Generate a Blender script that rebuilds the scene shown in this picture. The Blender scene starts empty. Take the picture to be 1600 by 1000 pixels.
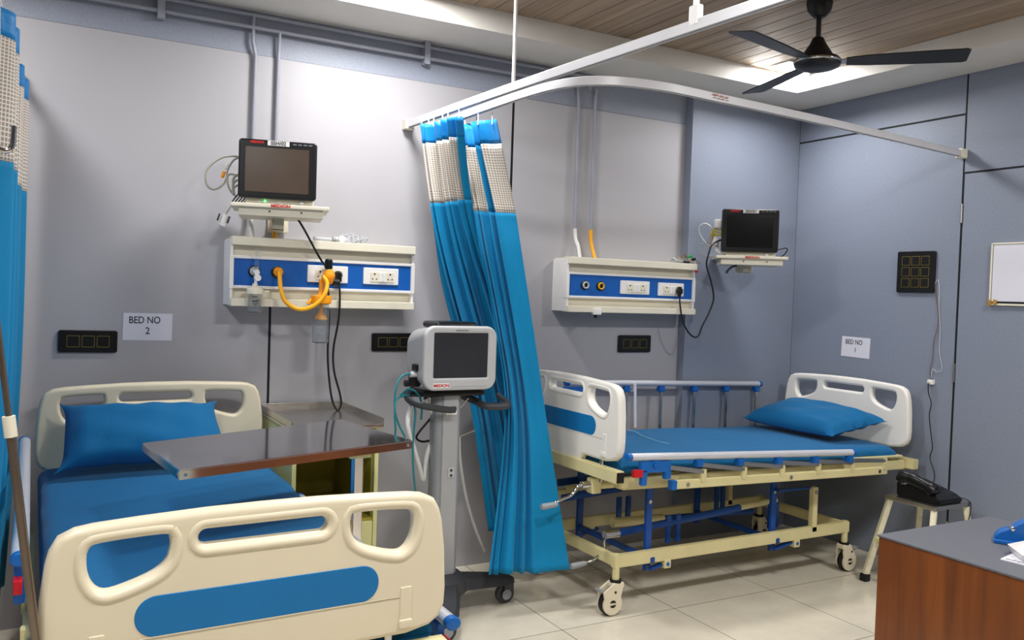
import bpy, bmesh, math, random
from mathutils import Vector, Matrix, Euler
random.seed(7)
SC = bpy.context.scene
COL = SC.collection
PI = math.pi
V = Vector

# ------------------------------------------------------------------ camera
F_PX = 1341.49
YAW, PITCH, ROLL = 0.510470, -0.0295155, 0.0330204
CAM = V((-4.2598, -3.9275, 1.426))
fw = V((math.sin(YAW)*math.cos(PITCH), math.cos(YAW)*math.cos(PITCH), math.sin(PITCH)))
r0 = V((math.cos(YAW), -math.sin(YAW), 0.0)); u0 = r0.cross(fw)
rt = math.cos(ROLL)*r0 + math.sin(ROLL)*u0
up = -math.sin(ROLL)*r0 + math.cos(ROLL)*u0
cd = bpy.data.cameras.new('camera'); cam = bpy.data.objects.new('camera', cd); COL.objects.link(cam)
cd.sensor_width = 36; cd.lens = F_PX/1600*36; cd.clip_start = .05
M = Matrix((rt, up, -fw)).transposed().to_4x4(); M.translation = CAM
cam.matrix_world = M
SC.camera = cam

def W(px, py, ax, val):
    """a point of the room that lies on the plane ax = val"""
    d = fw + (px-800)/F_PX*rt + (500-py)/F_PX*up
    i = 'xyz'.index(ax); t = (val-CAM[i])/d[i]
    return CAM + t*d

# ------------------------------------------------------------------ materials
def lin(c):
    c = c.lstrip('#'); v = [int(c[i:i+2], 16)/255 for i in (0, 2, 4)]
    return tuple(((x/12.92) if x <= .04045 else ((x+.055)/1.055)**2.4) for x in v) + (1,)
MATS = {}
def mat(name, col, rough=.5, metal=0., var=.08, vscale=6., bump=0., bscale=200., spec=.5, coat=0., sheen=0., alpha=1., trans=0., ior=1.45):
    if name in MATS: return MATS[name]
    m = bpy.data.materials.new(name); m.use_nodes = True; N = m.node_tree.nodes; L = m.node_tree.links
    b = N['Principled BSDF']; c = lin(col)
    tc = N.new('ShaderNodeTexCoord')
    no = N.new('ShaderNodeTexNoise'); no.inputs['Scale'].default_value = vscale; no.inputs['Detail'].default_value = 4
    L.new(tc.outputs['Object'], no.inputs['Vector'])
    mr = N.new('ShaderNodeMapRange'); mr.inputs['From Min'].default_value = .3; mr.inputs['From Max'].default_value = .7
    mr.inputs['To Min'].default_value = 1-var; mr.inputs['To Max'].default_value = 1+var
    L.new(no.outputs['Fac'], mr.inputs['Value'])
    mx = N.new('ShaderNodeVectorMath'); mx.operation = 'SCALE'; mx.inputs[0].default_value = c[:3]
    L.new(mr.outputs['Result'], mx.inputs['Scale']); L.new(mx.outputs['Vector'], b.inputs['Base Color'])
    b.inputs['Roughness'].default_value = rough; b.inputs['Metallic'].default_value = metal
    b.inputs['Specular IOR Level'].default_value = spec; b.inputs['Coat Weight'].default_value = coat
    b.inputs['Sheen Weight'].default_value = sheen
    if sheen: b.inputs['Sheen Roughness'].default_value = .5
    b.inputs['Transmission Weight'].default_value = trans; b.inputs['IOR'].default_value = ior
    b.inputs['Alpha'].default_value = alpha
    if bump:
        n2 = N.new('ShaderNodeTexNoise'); n2.inputs['Scale'].default_value = bscale; n2.inputs['Detail'].default_value = 3
        L.new(tc.outputs['Object'], n2.inputs['Vector'])
        bp = N.new('ShaderNodeBump'); bp.inputs['Strength'].default_value = bump; bp.inputs['Distance'].default_value = .004
        L.new(n2.outputs['Fac'], bp.inputs['Height']); L.new(bp.outputs['Normal'], b.inputs['Normal'])
    MATS[name] = m; return m

def speckle(name, col, c2, rough=.35, scale=320, mixf=.5, spec=.5):
    """laminate with a fine two-tone fleck"""
    m = bpy.data.materials.new(name); m.use_nodes = True; N = m.node_tree.nodes; L = m.node_tree.links
    b = N['Principled BSDF']
    tc = N.new('ShaderNodeTexCoord'); no = N.new('ShaderNodeTexNoise'); no.inputs['Scale'].default_value = scale; no.inputs['Detail'].default_value = 2
    L.new(tc.outputs['Object'], no.inputs['Vector'])
    cr = N.new('ShaderNodeValToRGB'); cr.color_ramp.elements[0].position = .42; cr.color_ramp.elements[1].position = .62
    cr.color_ramp.elements[0].color = lin(col); cr.color_ramp.elements[1].color = lin(c2)
    L.new(no.outputs['Fac'], cr.inputs['Fac']); L.new(cr.outputs['Color'], b.inputs['Base Color'])
    n2 = N.new('ShaderNodeTexNoise'); n2.inputs['Scale'].default_value = 3; n2.inputs['Detail'].default_value = 5
    L.new(tc.outputs['Object'], n2.inputs['Vector'])
    mr = N.new('ShaderNodeMapRange'); mr.inputs['To Min'].default_value = rough-.06; mr.inputs['To Max'].default_value = rough+.06
    L.new(n2.outputs['Fac'], mr.inputs['Value']); L.new(mr.outputs['Result'], b.inputs['Roughness'])
    b.inputs['Specular IOR Level'].default_value = spec
    MATS[name] = m; return m

def tiles(name):
    m = bpy.data.materials.new(name); m.use_nodes = True; N = m.node_tree.nodes; L = m.node_tree.links
    b = N['Principled BSDF']; tc = N.new('ShaderNodeTexCoord'); mp = N.new('ShaderNodeMapping')
    mp.inputs['Location'].default_value = (2.26+6.15, .885+6.15, 0)
    L.new(tc.outputs['Object'], mp.inputs['Vector'])
    br = N.new('ShaderNodeTexBrick'); br.offset = 0; br.squash = 1
    br.inputs['Scale'].default_value = 1; br.inputs['Brick Width'].default_value = .615; br.inputs['Row Height'].default_value = .615
    br.inputs['Mortar Size'].default_value = .0022; br.inputs['Mortar Smooth'].default_value = .3; br.inputs['Bias'].default_value = 0
    br.inputs['Color1'].default_value = lin('#e0d8c6'); br.inputs['Color2'].default_value = lin('#dad1be'); br.inputs['Mortar'].default_value = lin('#6b6252')
    L.new(mp.outputs['Vector'], br.inputs['Vector'])
    no = N.new('ShaderNodeTexNoise'); no.inputs['Scale'].default_value = 5; no.inputs['Detail'].default_value = 8; no.inputs['Roughness'].default_value = .65
    L.new(tc.outputs['Object'], no.inputs['Vector'])
    mr = N.new('ShaderNodeMapRange'); mr.inputs['From Min'].default_value = .3; mr.inputs['From Max'].default_value = .7; mr.inputs['To Min'].default_value = .92; mr.inputs['To Max'].default_value = 1.06
    L.new(no.outputs['Fac'], mr.inputs['Value'])
    sc = N.new('ShaderNodeVectorMath'); sc.operation = 'SCALE'; L.new(br.outputs['Color'], sc.inputs[0]); L.new(mr.outputs['Result'], sc.inputs['Scale'])
    L.new(sc.outputs['Vector'], b.inputs['Base Color'])
    m2 = N.new('ShaderNodeMapRange'); m2.inputs['To Min'].default_value = .12; m2.inputs['To Max'].default_value = .28
    L.new(no.outputs['Fac'], m2.inputs['Value']); L.new(m2.outputs['Result'], b.inputs['Roughness'])
    bp = N.new('ShaderNodeBump'); bp.invert = True; bp.inputs['Strength'].default_value = .4; bp.inputs['Distance'].default_value = .002
    L.new(br.outputs['Fac'], bp.inputs['Height']); L.new(bp.outputs['Normal'], b.inputs['Normal'])
    return m

def wood(name, c1, c2, axis='Y', scale=1., rough=.4, coat=0., plank=0.):
    m = bpy.data.materials.new(name); m.use_nodes = True; N = m.node_tree.nodes; L = m.node_tree.links
    b = N['Principled BSDF']; tc = N.new('ShaderNodeTexCoord'); mp = N.new('ShaderNodeMapping')
    s = {'X': (1.2, 26, 26), 'Y': (26, 1.2, 26), 'Z': (26, 26, 1.2)}[axis]
    mp.inputs['Scale'].default_value = tuple(x*scale for x in s)
    L.new(tc.outputs['Object'], mp.inputs['Vector'])
    no = N.new('ShaderNodeTexNoise'); no.inputs['Scale'].default_value = 1; no.inputs['Detail'].default_value = 6; no.inputs['Distortion'].default_value = .6
    L.new(mp.outputs['Vector'], no.inputs['Vector'])
    cr = N.new('ShaderNodeValToRGB'); cr.color_ramp.elements[0].position = .32; cr.color_ramp.elements[1].position = .7
    cr.color_ramp.elements[0].color = lin(c1); cr.color_ramp.elements[1].color = lin(c2)
    L.new(no.outputs['Fac'], cr.inputs['Fac'])
    n2 = N.new('ShaderNodeTexNoise'); n2.inputs['Scale'].default_value = 2.2; L.new(tc.outputs['Object'], n2.inputs['Vector'])
    mr = N.new('ShaderNodeMapRange'); mr.inputs['To Min'].default_value = .7; mr.inputs['To Max'].default_value = 1.3; L.new(n2.outputs['Fac'], mr.inputs['Value'])
    sc = N.new('ShaderNodeVectorMath'); sc.operation = 'SCALE'; L.new(cr.outputs['Color'], sc.inputs[0]); L.new(mr.outputs['Result'], sc.inputs['Scale'])
    L.new(sc.outputs['Vector'], b.inputs['Base Color'])
    b.inputs['Roughness'].default_value = rough; b.inputs['Coat Weight'].default_value = coat
    MATS[name] = m; return m

def fabric(name, col, weave=900, rough=.8, sheen=.3, wr=.25, trans=0.):
    m = bpy.data.materials.new(name); m.use_nodes = True; N = m.node_tree.nodes; L = m.node_tree.links
    b = N['Principled BSDF']; tc = N.new('ShaderNodeTexCoord'); c = lin(col)
    no = N.new('ShaderNodeTexNoise'); no.inputs['Scale'].default_value = weave; no.inputs['Detail'].default_value = 1
    L.new(tc.outputs['Object'], no.inputs['Vector'])
    mr = N.new('ShaderNodeMapRange'); mr.inputs['To Min'].default_value = .86; mr.inputs['To Max'].default_value = 1.14; L.new(no.outputs['Fac'], mr.inputs['Value'])
    sc = N.new('ShaderNodeVectorMath'); sc.operation = 'SCALE'; sc.inputs[0].default_value = c[:3]; L.new(mr.outputs['Result'], sc.inputs['Scale'])
    L.new(sc.outputs['Vector'], b.inputs['Base Color'])
    n2 = N.new('ShaderNodeTexNoise'); n2.inputs['Scale'].default_value = 9; n2.inputs['Detail'].default_value = 5; n2.inputs['Distortion'].default_value = .5
    L.new(tc.outputs['Object'], n2.inputs['Vector'])
    bp = N.new('ShaderNodeBump'); bp.inputs['Strength'].default_value = wr; bp.inputs['Distance'].default_value = .02
    L.new(n2.outputs['Fac'], bp.inputs['Height']); L.new(bp.outputs['Normal'], b.inputs['Normal'])
    b.inputs['Roughness'].default_value = rough; b.inputs['Sheen Weight'].default_value = sheen; b.inputs['Specular IOR Level'].default_value = .25
    MATS[name] = m; return m

def netting(name):
    """cream curtain net: fine square mesh, partly open, laid out on the cloth's own UVs (metres)"""
    m = bpy.data.materials.new(name); m.use_nodes = True; N = m.node_tree.nodes; L = m.node_tree.links
    b = N['Principled BSDF']; tc = N.new('ShaderNodeTexCoord')
    br = N.new('ShaderNodeTexBrick'); br.offset = 0; br.inputs['Scale'].default_value = 1
    br.inputs['Brick Width'].default_value = .0125; br.inputs['Row Height'].default_value = .0125; br.inputs['Mortar Size'].default_value = .0021; br.inputs['Mortar Smooth'].default_value = .4
    br.inputs['Color1'].default_value = lin('#a2978a'); br.inputs['Color2'].default_value = lin('#a99e91'); br.inputs['Mortar'].default_value = lin('#e6dfd6')
    L.new(tc.outputs['UV'], br.inputs['Vector']); L.new(br.outputs['Color'], b.inputs['Base Color'])
    mr = N.new('ShaderNodeMapRange'); mr.inputs['To Min'].default_value = .9; mr.inputs['To Max'].default_value = 1.
    L.new(br.outputs['Fac'], mr.inputs['Value']); L.new(mr.outputs['Result'], b.inputs['Alpha'])
    b.inputs['Roughness'].default_value = .8
    MATS[name] = m; return m

def emit(name, col, strength):
    m = bpy.data.materials.new(name); m.use_nodes = True; N = m.node_tree.nodes; L = m.node_tree.links
    for n in list(N):
        if n.type != 'OUTPUT_MATERIAL': N.remove(n)
    e = N.new('ShaderNodeEmission'); e.inputs['Color'].default_value = lin(col); e.inputs['Strength'].default_value = strength
    L.new(e.outputs[0], [n for n in N if n.type == 'OUTPUT_MATERIAL'][0].inputs['Surface'])
    MATS[name] = m; return m

PANEL = speckle('grey_laminate', '#a5a3a8', '#b0aeb3', rough=.5, scale=500, spec=.4)
BLUEGREY = speckle('blue_grey_laminate', '#767e8e', '#8c93a3', rough=.52, scale=240)
BAND = speckle('blue_grey_band', '#878d9c', '#979dab', rough=.52, scale=240)
BLACK = mat('black_gap', '#0a0b0d', .7)
WHITEPAINT = mat('white_ceiling_paint', '#d9d6d0', .75, var=.03, bump=.08, bscale=60)
PLANK = wood('ceiling_plank_wood', '#88735e', '#a9937b', 'Y', .8, rough=.5)
DESKWOOD = wood('desk_wood', '#582909', '#7c4113', 'Z', .8, rough=.35, coat=.2)
FRONTWOOD = wood('partition_wood', '#46331f', '#5c4630', 'Z', .6)
TILE = tiles('cream_floor_tiles')
BOARD = mat('cream_abs_board', '#e3d8bd', .34, var=.03, vscale=3)
BOARDW = mat('cream_abs_board_pale', '#ebe7df', .34, var=.03, vscale=3)
CREAM = mat('cream_painted_steel', '#d8cd9a', .4, var=.06)
BLUESTEEL = mat('blue_painted_steel', '#0f4796', .38, var=.06)
BLUEPL = mat('blue_plastic', '#0d5fae', .35, var=.05)
BLUEINS = mat('blue_board_inlay', '#006fae', .45, var=.03)
REDPL = mat('red_plastic', '#c31420', .35)
TRACKM = mat('white_track_paint', '#cbcace', .42, .1, var=.03)
ALU = mat('white_aluminium_tube', '#cfd0d6', .3, .25, var=.03)
CHROME = mat('chrome', '#c9cacb', .12, 1., var=.04)
STEEL = mat('brushed_steel', '#c4c0ba', .26, 1., var=.08, bump=.05, bscale=400)
MIRROR = mat('polished_steel', '#eeecec', .1, 1., var=.04)
POLE = mat('worn_steel_pole', '#8a7d70', .3, .9, var=.12)
DGREY = mat('dark_grey_plastic', '#3a3c40', .45, var=.08)
MGREY = mat('mid_grey_plastic', '#8d9096', .42, var=.04)
LGREY = mat('light_grey_plastic', '#babbbd', .36, var=.03)
VENTG = mat('ventilator_grey', '#a5a6a8', .4, var=.03)
BLACKPL = mat('black_plastic', '#0d0e11', .3, var=.1)
RUBBER = mat('black_rubber', '#121212', .7)
IVORY = mat('ivory_plastic', '#dfd9c6', .42, var=.03)
WHITEPL = mat('white_plastic', '#e6e4e2', .35, var=.02)
TRUNKB = mat('blue_strip', '#0a58ac', .35, var=.03)
SHEET = fabric('blue_sheet', '#006093', wr=.22, sheen=.08)
CURT = fabric('blue_curtain', '#007fb2', wr=.12, sheen=.08)
CURTH = fabric('bright_blue_header', '#0a7fc6', wr=.3, rough=.5, sheen=.1)
NET = netting('cream_net')
PAPER = mat('white_paper', '#d9d8e2', .8, var=.02, bump=.2, bscale=12)
INK = mat('dark_ink', '#20222c', .7)
REDINK = mat('red_ink', '#c0201c', .6)
GREYINK = mat('grey_ink', '#777a80', .6)
SCREEN1 = mat('brown_reflection_glass', '#4a3d33', .2, var=.2, vscale=3, spec=.6)  # brown reflection of the room painted in as the screen's base colour
SCREEN2 = mat('dark_glass', '#0d1013', .14, var=.2, spec=.6)
SCREENV = mat('grey_matte_glass', '#34353a', .16, var=.1)
PIPE = mat('grey_painted_pipe', '#9597a3', .45)
ORANGE = mat('orange_plastic', '#f29a0c', .35)
YELLOW = mat('yellow_hose', '#f5ae10', .4)
TEAL = mat('teal_tube', '#2a8f98', .3, trans=.3)
WHITEHOSE = mat('white_corrugated_hose', '#cfd0cf', .45, bump=.6, bscale=300)
CABLE = mat('black_cable', '#0c0c0e', .45)
GREYCABLE = mat('grey_cable', '#a6a294', .5)
GOLD = mat('gold_line', '#8a7a3a', .35, .6)
CLEAR = mat('clear_plastic', '#eef2f4', .08, trans=.95, var=0., ior=1.15)
GLASSWHITE = mat('milky_plastic', '#dcdfe4', .25, trans=.55, var=.02)
GREEN = emit('green_led', '#3cff5a', 6)
LED = emit('led_panel_light', '#eef4ff', 26)
DESKTOP = speckle('grey_desktop', '#55575e', '#62646b', rough=.5, scale=300)
OLIVE = mat('olive_inside_paint', '#a49a36', .55, var=.1)
YCREAM = mat('pale_yellow_paint', '#d9d79a', .45, var=.05)
GREENCL = mat('green_clip', '#178a48', .4)
BROWNCL = mat('brown_clip', '#6a4a38', .5)
TAPE = mat('tan_tape', '#a87f3a', .5, var=.3, vscale=40)
FANB = mat('dark_brown_enamel', '#090706', .42, var=.1)

# ------------------------------------------------------------------ mesh helpers
def nbm(): return bmesh.new()
def merge(dst, src, M=None):
    if M is not None: bmesh.ops.transform(src, matrix=M, verts=src.verts)
    me = bpy.data.meshes.new('tmp'); src.to_mesh(me); src.free()
    dst.from_mesh(me); bpy.data.meshes.remove(me); return dst
def box(bm, c, s, bev=0., rot=None, seg=2):
    b = bmesh.new(); bmesh.ops.create_cube(b, size=1)
    bmesh.ops.scale(b, vec=s, verts=b.verts)
    if bev: bmesh.ops.bevel(b, geom=b.edges[:], offset=min(bev, min(s)*.49), segments=seg, affect='EDGES', profile=.5)
    Mx = Matrix.Translation(c)
    if rot is not None: Mx = Mx @ (rot if isinstance(rot, Matrix) else Euler(rot).to_matrix().to_4x4())
    return merge(bm, b, Mx)
def box2(bm, a, b, bev=0., seg=2):
    c = [(x+y)/2 for x, y in zip(a, b)]; s = [abs(x-y) for x, y in zip(a, b)]
    return box(bm, c, s, bev, seg=seg)
def bar(bm, p, q, w, h, bev=.003, upv=(0, 0, 1)):
    p, q = V(p), V(q); d = q-p; L = d.length; d.normalize()
    s = d.cross(V(upv))
    if s.length < 1e-4: s = d.cross(V((0, 1, 0)))
    s.normalize(); u = s.cross(d)
    R = Matrix((d, s, u)).transposed().to_4x4(); R.translation = (p+q)/2
    b = bmesh.new(); bmesh.ops.create_cube(b, size=1); bmesh.ops.scale(b, vec=(L, w, h), verts=b.verts)
    if bev: bmesh.ops.bevel(b, geom=b.edges[:], offset=min(bev, w*.45, h*.45), segments=2, affect='EDGES')
    return merge(bm, b, R)
def catmull(P, n=6):
    P = [V(p) for p in P]
    if len(P) < 3: return P
    out = []
    for i in range(len(P)-1):
        p0 = P[i-1] if i else P[0]*2-P[1]; p1, p2 = P[i], P[i+1]; p3 = P[i+2] if i+2 < len(P) else P[-1]*2-P[-2]
        for k in range(n):
            t = k/n
            out.append(.5*((2*p1)+(p2-p0)*t+(2*p0-5*p1+4*p2-p3)*t*t+(3*p1-p0-3*p2+p3)*t**3))
    out.append(P[-1]); return out
def tube(bm, P, r, n=10, sm=0, closed=False, sy=1.):
    P = catmull(P, sm) if sm else [V(p) for p in P]
    P = [p for i, p in enumerate(P) if i == 0 or (p-P[i-1]).length > 1e-6]
    R = r if isinstance(r, (list, tuple)) else [r]*len(P)
    if len(R) != len(P): R = [R[min(int(i*len(R)/len(P)), len(R)-1)] for i in range(len(P))]
    rings = []; t = (P[1]-P[0]).normalized()
    a = t.cross(V((0, 0, 1)))
    if a.length < .05: a = t.cross(V((0, 1, 0)))
    a.normalize()
    for i, p in enumerate(P):
        if i == 0: t = (P[1]-P[0])
        elif i == len(P)-1: t = P[-1]-P[-2]
        else: t = (P[i+1]-p).normalized()+(p-P[i-1]).normalized()
        if t.length < 1e-9: t = P[min(i+1, len(P)-1)]-P[i-1]
        t.normalize(); a = (a-t*a.dot(t)).normalized(); b = t.cross(a)
        rings.append([bm.verts.new(p+R[i]*(math.cos(2*PI*k/n)*a+sy*math.sin(2*PI*k/n)*b)) for k in range(n)])
    for i in range(len(rings)-1):
        for k in range(n):
            bm.faces.new((rings[i][k], rings[i][(k+1) % n], rings[i+1][(k+1) % n], rings[i+1][k]))
    bm.faces.new(rings[0][::-1]); bm.faces.new(rings[-1]); return bm
def cyl(bm, p, q, r, n=20, r2=None): return tube(bm, [p, q], [r, r if r2 is None else r2], n)
def lathe(bm, prof, c=(0, 0, 0), n=32, ax=None):
    """prof: (radius, height) pairs; turned about z, or about direction ax"""
    b = bmesh.new(); rings = []
    for r, z in prof:
        rings.append([b.verts.new((max(r, 1e-5)*math.cos(2*PI*k/n), max(r, 1e-5)*math.sin(2*PI*k/n), z)) for k in range(n)])
    for i in range(len(rings)-1):
        for k in range(n): b.faces.new((rings[i][k], rings[i][(k+1) % n], rings[i+1][(k+1) % n], rings[i+1][k]))
    b.faces.new(rings[0][::-1]); b.faces.new(rings[-1])
    Mx = Matrix.Translation(c)
    if ax is not None: Mx = Mx @ V((0, 0, 1)).rotation_difference(V(ax).normalized()).to_matrix().to_4x4()
    return merge(bm, b, Mx)
def prism(bm, pts, h, M=None):
    """polygon in xy pulled up by h along z"""
    b = bmesh.new(); A = [b.verts.new((x, y, 0)) for x, y in pts]; B = [b.verts.new((x, y, h)) for x, y in pts]
    b.faces.new(A[::-1]); b.faces.new(B); n = len(pts)
    for i in range(n): b.faces.new((A[i], A[(i+1) % n], B[(i+1) % n], B[i]))
    return merge(bm, b, M)
def rrect(w, h, r, n=5, cx=0, cy=0):
    out = []
    for sx, sy, a0 in ((1, 1, 0), (-1, 1, PI/2), (-1, -1, PI), (1, -1, 1.5*PI)):
        for k in range(n+1):
            a = a0+PI/2*k/n; out.append((cx+sx*(w/2-r)+r*math.cos(a), cy+sy*(h/2-r)+r*math.sin(a)))
    return out
def smooth_poly(P, n=5):
    P = [V((x, y, 0)) for x, y in P]; m = len(P); out = []
    for i in range(m):
        p0, p1, p2, p3 = P[i-1], P[i], P[(i+1) % m], P[(i+2) % m]
        for k in range(n):
            t = k/n; q = .5*((2*p1)+(p2-p0)*t+(2*p0-5*p1+4*p2-p3)*t*t+(3*p1-p0-3*p2+p3)*t**3); out.append((q.x, q.y))
    return out
def plate(bm, outline, holes, thick, bev, M=None, res=4):
    """flat plate with holes and rounded edges, in the xy plane, centred on z = 0"""
    cu = bpy.data.curves.new('tmp', 'CURVE'); cu.dimensions = '2D'; cu.fill_mode = 'BOTH'
    cu.extrude = thick/2-bev; cu.bevel_depth = bev; cu.bevel_resolution = res; cu.offset = -bev
    for P in [outline]+list(holes):
        s = cu.splines.new('POLY'); s.points.add(len(P)-1); s.use_cyclic_u = True
        for q, (x, y) in zip(s.points, P): q.co = (x, y, 0, 1)
    o = bpy.data.objects.new('tmp', cu); COL.objects.link(o)
    dg = bpy.context.evaluated_depsgraph_get(); me = bpy.data.meshes.new_from_object(o.evaluated_get(dg))
    b = bmesh.new(); b.from_mesh(me); bpy.data.objects.remove(o); bpy.data.curves.remove(cu); bpy.data.meshes.remove(me)
    bmesh.ops.remove_doubles(b, verts=b.verts, dist=1e-5)
    return merge(bm, b, M)
def textm(bm, s, size, M, ext=.0006, align='CENTER', bold=0., sx=1.):
    cu = bpy.data.curves.new('tmp', 'FONT'); cu.body = s; cu.size = size; cu.extrude = ext; cu.align_x = align; cu.align_y = 'CENTER'; cu.offset = bold
    o = bpy.data.objects.new('tmp', cu); COL.objects.link(o)
    dg = bpy.context.evaluated_depsgraph_get(); me = bpy.data.meshes.new_from_object(o.evaluated_get(dg))
    b = bmesh.new(); b.from_mesh(me); bpy.data.objects.remove(o); bpy.data.curves.remove(cu); bpy.data.meshes.remove(me)
    if sx != 1: bmesh.ops.scale(b, vec=(sx, 1, 1), verts=b.verts)
    return merge(bm, b, M)
# frames for flat things: local x -> right, local y -> up, local z -> out of the surface
FRONT = Matrix(((1, 0, 0, 0), (0, 0, -1, 0), (0, 1, 0, 0), (0, 0, 0, 1)))            # facing -y
FACEX = Matrix(((0, 0, -1, 0), (-1, 0, 0, 0), (0, 1, 0, 0), (0, 0, 0, 1)))           # facing -x
def at(M, p): return Matrix.Translation(p) @ M

OFF = {}
def obj(name, bm, m, parent=None, ang=38, local=False, solid=0., M=None):
    if M is not None: bmesh.ops.transform(bm, matrix=M, verts=bm.verts)
    if parent is not None and not local:
        off = OFF.get(parent.name, V((0, 0, 0)))
        if off.length: bmesh.ops.translate(bm, vec=-off, verts=bm.verts)
    bmesh.ops.recalc_face_normals(bm, faces=bm.faces) if not solid else None
    me = bpy.data.meshes.new(name); bm.to_mesh(me); bm.free()
    for p in me.polygons: p.use_smooth = True
    me.set_sharp_from_angle(angle=math.radians(ang))
    o = bpy.data.objects.new(name, me); COL.objects.link(o)
    if m: me.materials.append(m)
    if parent is not None:
        o.parent = parent; OFF[o.name] = OFF.get(parent.name, V((0, 0, 0)))
    if not solid:
        wn = o.modifiers.new('face_weighting', 'WEIGHTED_NORMAL'); wn.keep_sharp = True; wn.weight = 80
    if solid:
        md = o.modifiers.new('solid', 'SOLIDIFY'); md.thickness = solid; md.offset = 0
    return o
def tag(o, label, cat, group=None):
    o['label'] = label; o['category'] = cat
    if group: o['group'] = group
    return o
def thing(name, loc, label, cat, rz=0., group=None):
    o = bpy.data.objects.new(name, None); COL.objects.link(o); o.location = loc; o.rotation_euler = (0, 0, rz)
    o.empty_display_size = .05
    OFF[o.name] = V(loc) if not rz else V((0, 0, 0))
    return tag(o, label, cat, group)
def struct(name, bm, m, parent=None):
    o = obj(name, bm, m, parent)
    if parent is None: o['kind'] = 'structure'
    return o

# ================================================================== THE ROOM
XL, YF, HC, HP = -7.2, -6.6, 2.66, 2.76
WY = .06                       # face of the grey panels on the back wall
struct('floor', box2(nbm(), (XL-.1, YF-.1, -.1), (.1, .2, 0)), TILE)
# back wall: dark backing, grey laminate panels with black joints, blue grey band on top
wb = struct('wall_back', box2(nbm(), (XL, WY+.004, 0), (.0, .2, HC+.2)), BLACK)
for x0, x1 in ((XL, -5.78), (-5.768, -4.54), (-4.528, -2.067), (-2.051, -.885)):
    if x0 == -4.528:      # the joint below the bedhead panel stops under it
        for a, c in ((-4.528, -3.309), (-3.297, -2.067)): struct('wall_panel', box2(nbm(), (a, WY, 0), (c, WY+.02, 1.50), 0), PANEL, wb)
        struct('wall_panel', box2(nbm(), (x0, WY, 1.5), (x1, WY+.02, 2.468), 0), PANEL, wb)
    else: struct('wall_panel', box2(nbm(), (x0, WY, 0), (x1, WY+.02, 2.468), .002), PANEL, wb)
struct('top_band', box2(nbm(), (XL, WY+.003, 2.47), (-.885, WY+.03, HC)), BAND, wb)
struct('trim_1', box2(nbm(), (-.888, .0, 0), (.0, .1, HC), .002), BLUEGREY)      # the boxed column in the corner
# right wall
wr = struct('wall_right', box2(nbm(), (.004, YF, 0), (.15, .2, HC+.2)), BLACK)
for a, b in (((-1.114, 0), (.0, 2.445)), ((-1.114, 2.455), (.0, HC)), ((-2.08, 2.146), (-1.124, HC)), ((YF, 0), (-2.088, HC))):
    struct('wall_panel', box2(nbm(), (0, a[0], a[1]), (.02, b[0], b[1]), .0015), BLUEGREY, wr)
d1 = struct('door_1', box2(nbm(), (0, -2.08, .005), (.02, -1.127, 2.136), .0015), BLUEGREY)
for z in (1.93, 1.09, .25):
    struct('hinge', cyl(nbm(), (-.002, -1.12, z-.05), (-.002, -1.12, z+.05), .006), STEEL, d1)
struct('wall_left', box2(nbm(), (XL-.1, YF, 0), (XL, .2, HC+.2)), BLUEGREY)
struct('wall_front', box2(nbm(), (XL, YF-.1, 0), (.15, YF, HC+.2)), FRONTWOOD)
# ceiling: white soffit round the edge, planks in the recess
def frame(bm, x0, y0, x1, y1, X0, Y0, X1, Y1, z0, z1):
    box2(bm, (X0, Y0, z0), (X1, y0, z1)); box2(bm, (X0, y1, z0), (X1, Y1, z1))
    box2(bm, (X0, y0, z0), (x0, y1, z1)); box2(bm, (x1, y0, z0), (X1, y1, z1)); return bm
RX0, RY0, RX1, RY1 = -6.6, -6.0, -.372, -.305
ce = struct('ceiling', frame(nbm(), RX0, RY0, RX1, RY1, XL, YF, .1, .2, HC, HC+.25), WHITEPAINT)
bm = nbm(); x = RX0
while x < RX1:
    box2(bm, (x+.002, RY0, HP), (min(x+.106, RX1), RY1, HP+.02), .002); x += .108
struct('ceiling_plank', bm, PLANK, ce)
struct('ceiling_backing', box2(nbm(), (RX0, RY0, HP+.012), (RX1, RY1, HP+.06)), BLACK, ce)

# square LED panels in the planks
LIGHTS = [(-.57, -.42), (-2.9, -.62), (-4.75, -.62), (-.72, -2.75), (-2.9, -2.75), (-4.75, -2.75), (-2.9, -4.9), (-4.75, -4.9), (-.9, -4.9)]
for i, (x, y) in enumerate(LIGHTS):
    lab = 'square white light panel in the plank ceiling beside the fan' if i == 0 else 'square white light panel in the plank ceiling, out over the room'
    t = thing('ceiling_light', (x, y, HP), lab, 'ceiling light', group=None if i == 0 else 'square ceiling light panels')
    bm = nbm(); frame(bm, x-.075, y-.075, x+.075, y+.075, x-.088, y-.088, x+.088, y+.088, HP-.006, HP+.001); obj('frame', bm, WHITEPL, t)
    obj('diffuser', box2(nbm(), (x-.075, y-.075, HP-.003), (x+.075, y+.075, HP+.0005)), LED, t)
    ld = bpy.data.lights.new('panel_lamp', 'AREA'); ld.size = .3; ld.energy = {0: 12.5, 1: 18, 2: 9}.get(i, 22 if y > -3 else 9); ld.color = (1., .985, .96); ld.shape = 'SQUARE'
    lo = bpy.data.objects.new('panel_lamp', ld); COL.objects.link(lo); lo.location = (0, 0, -.012); lo.parent = t

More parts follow.
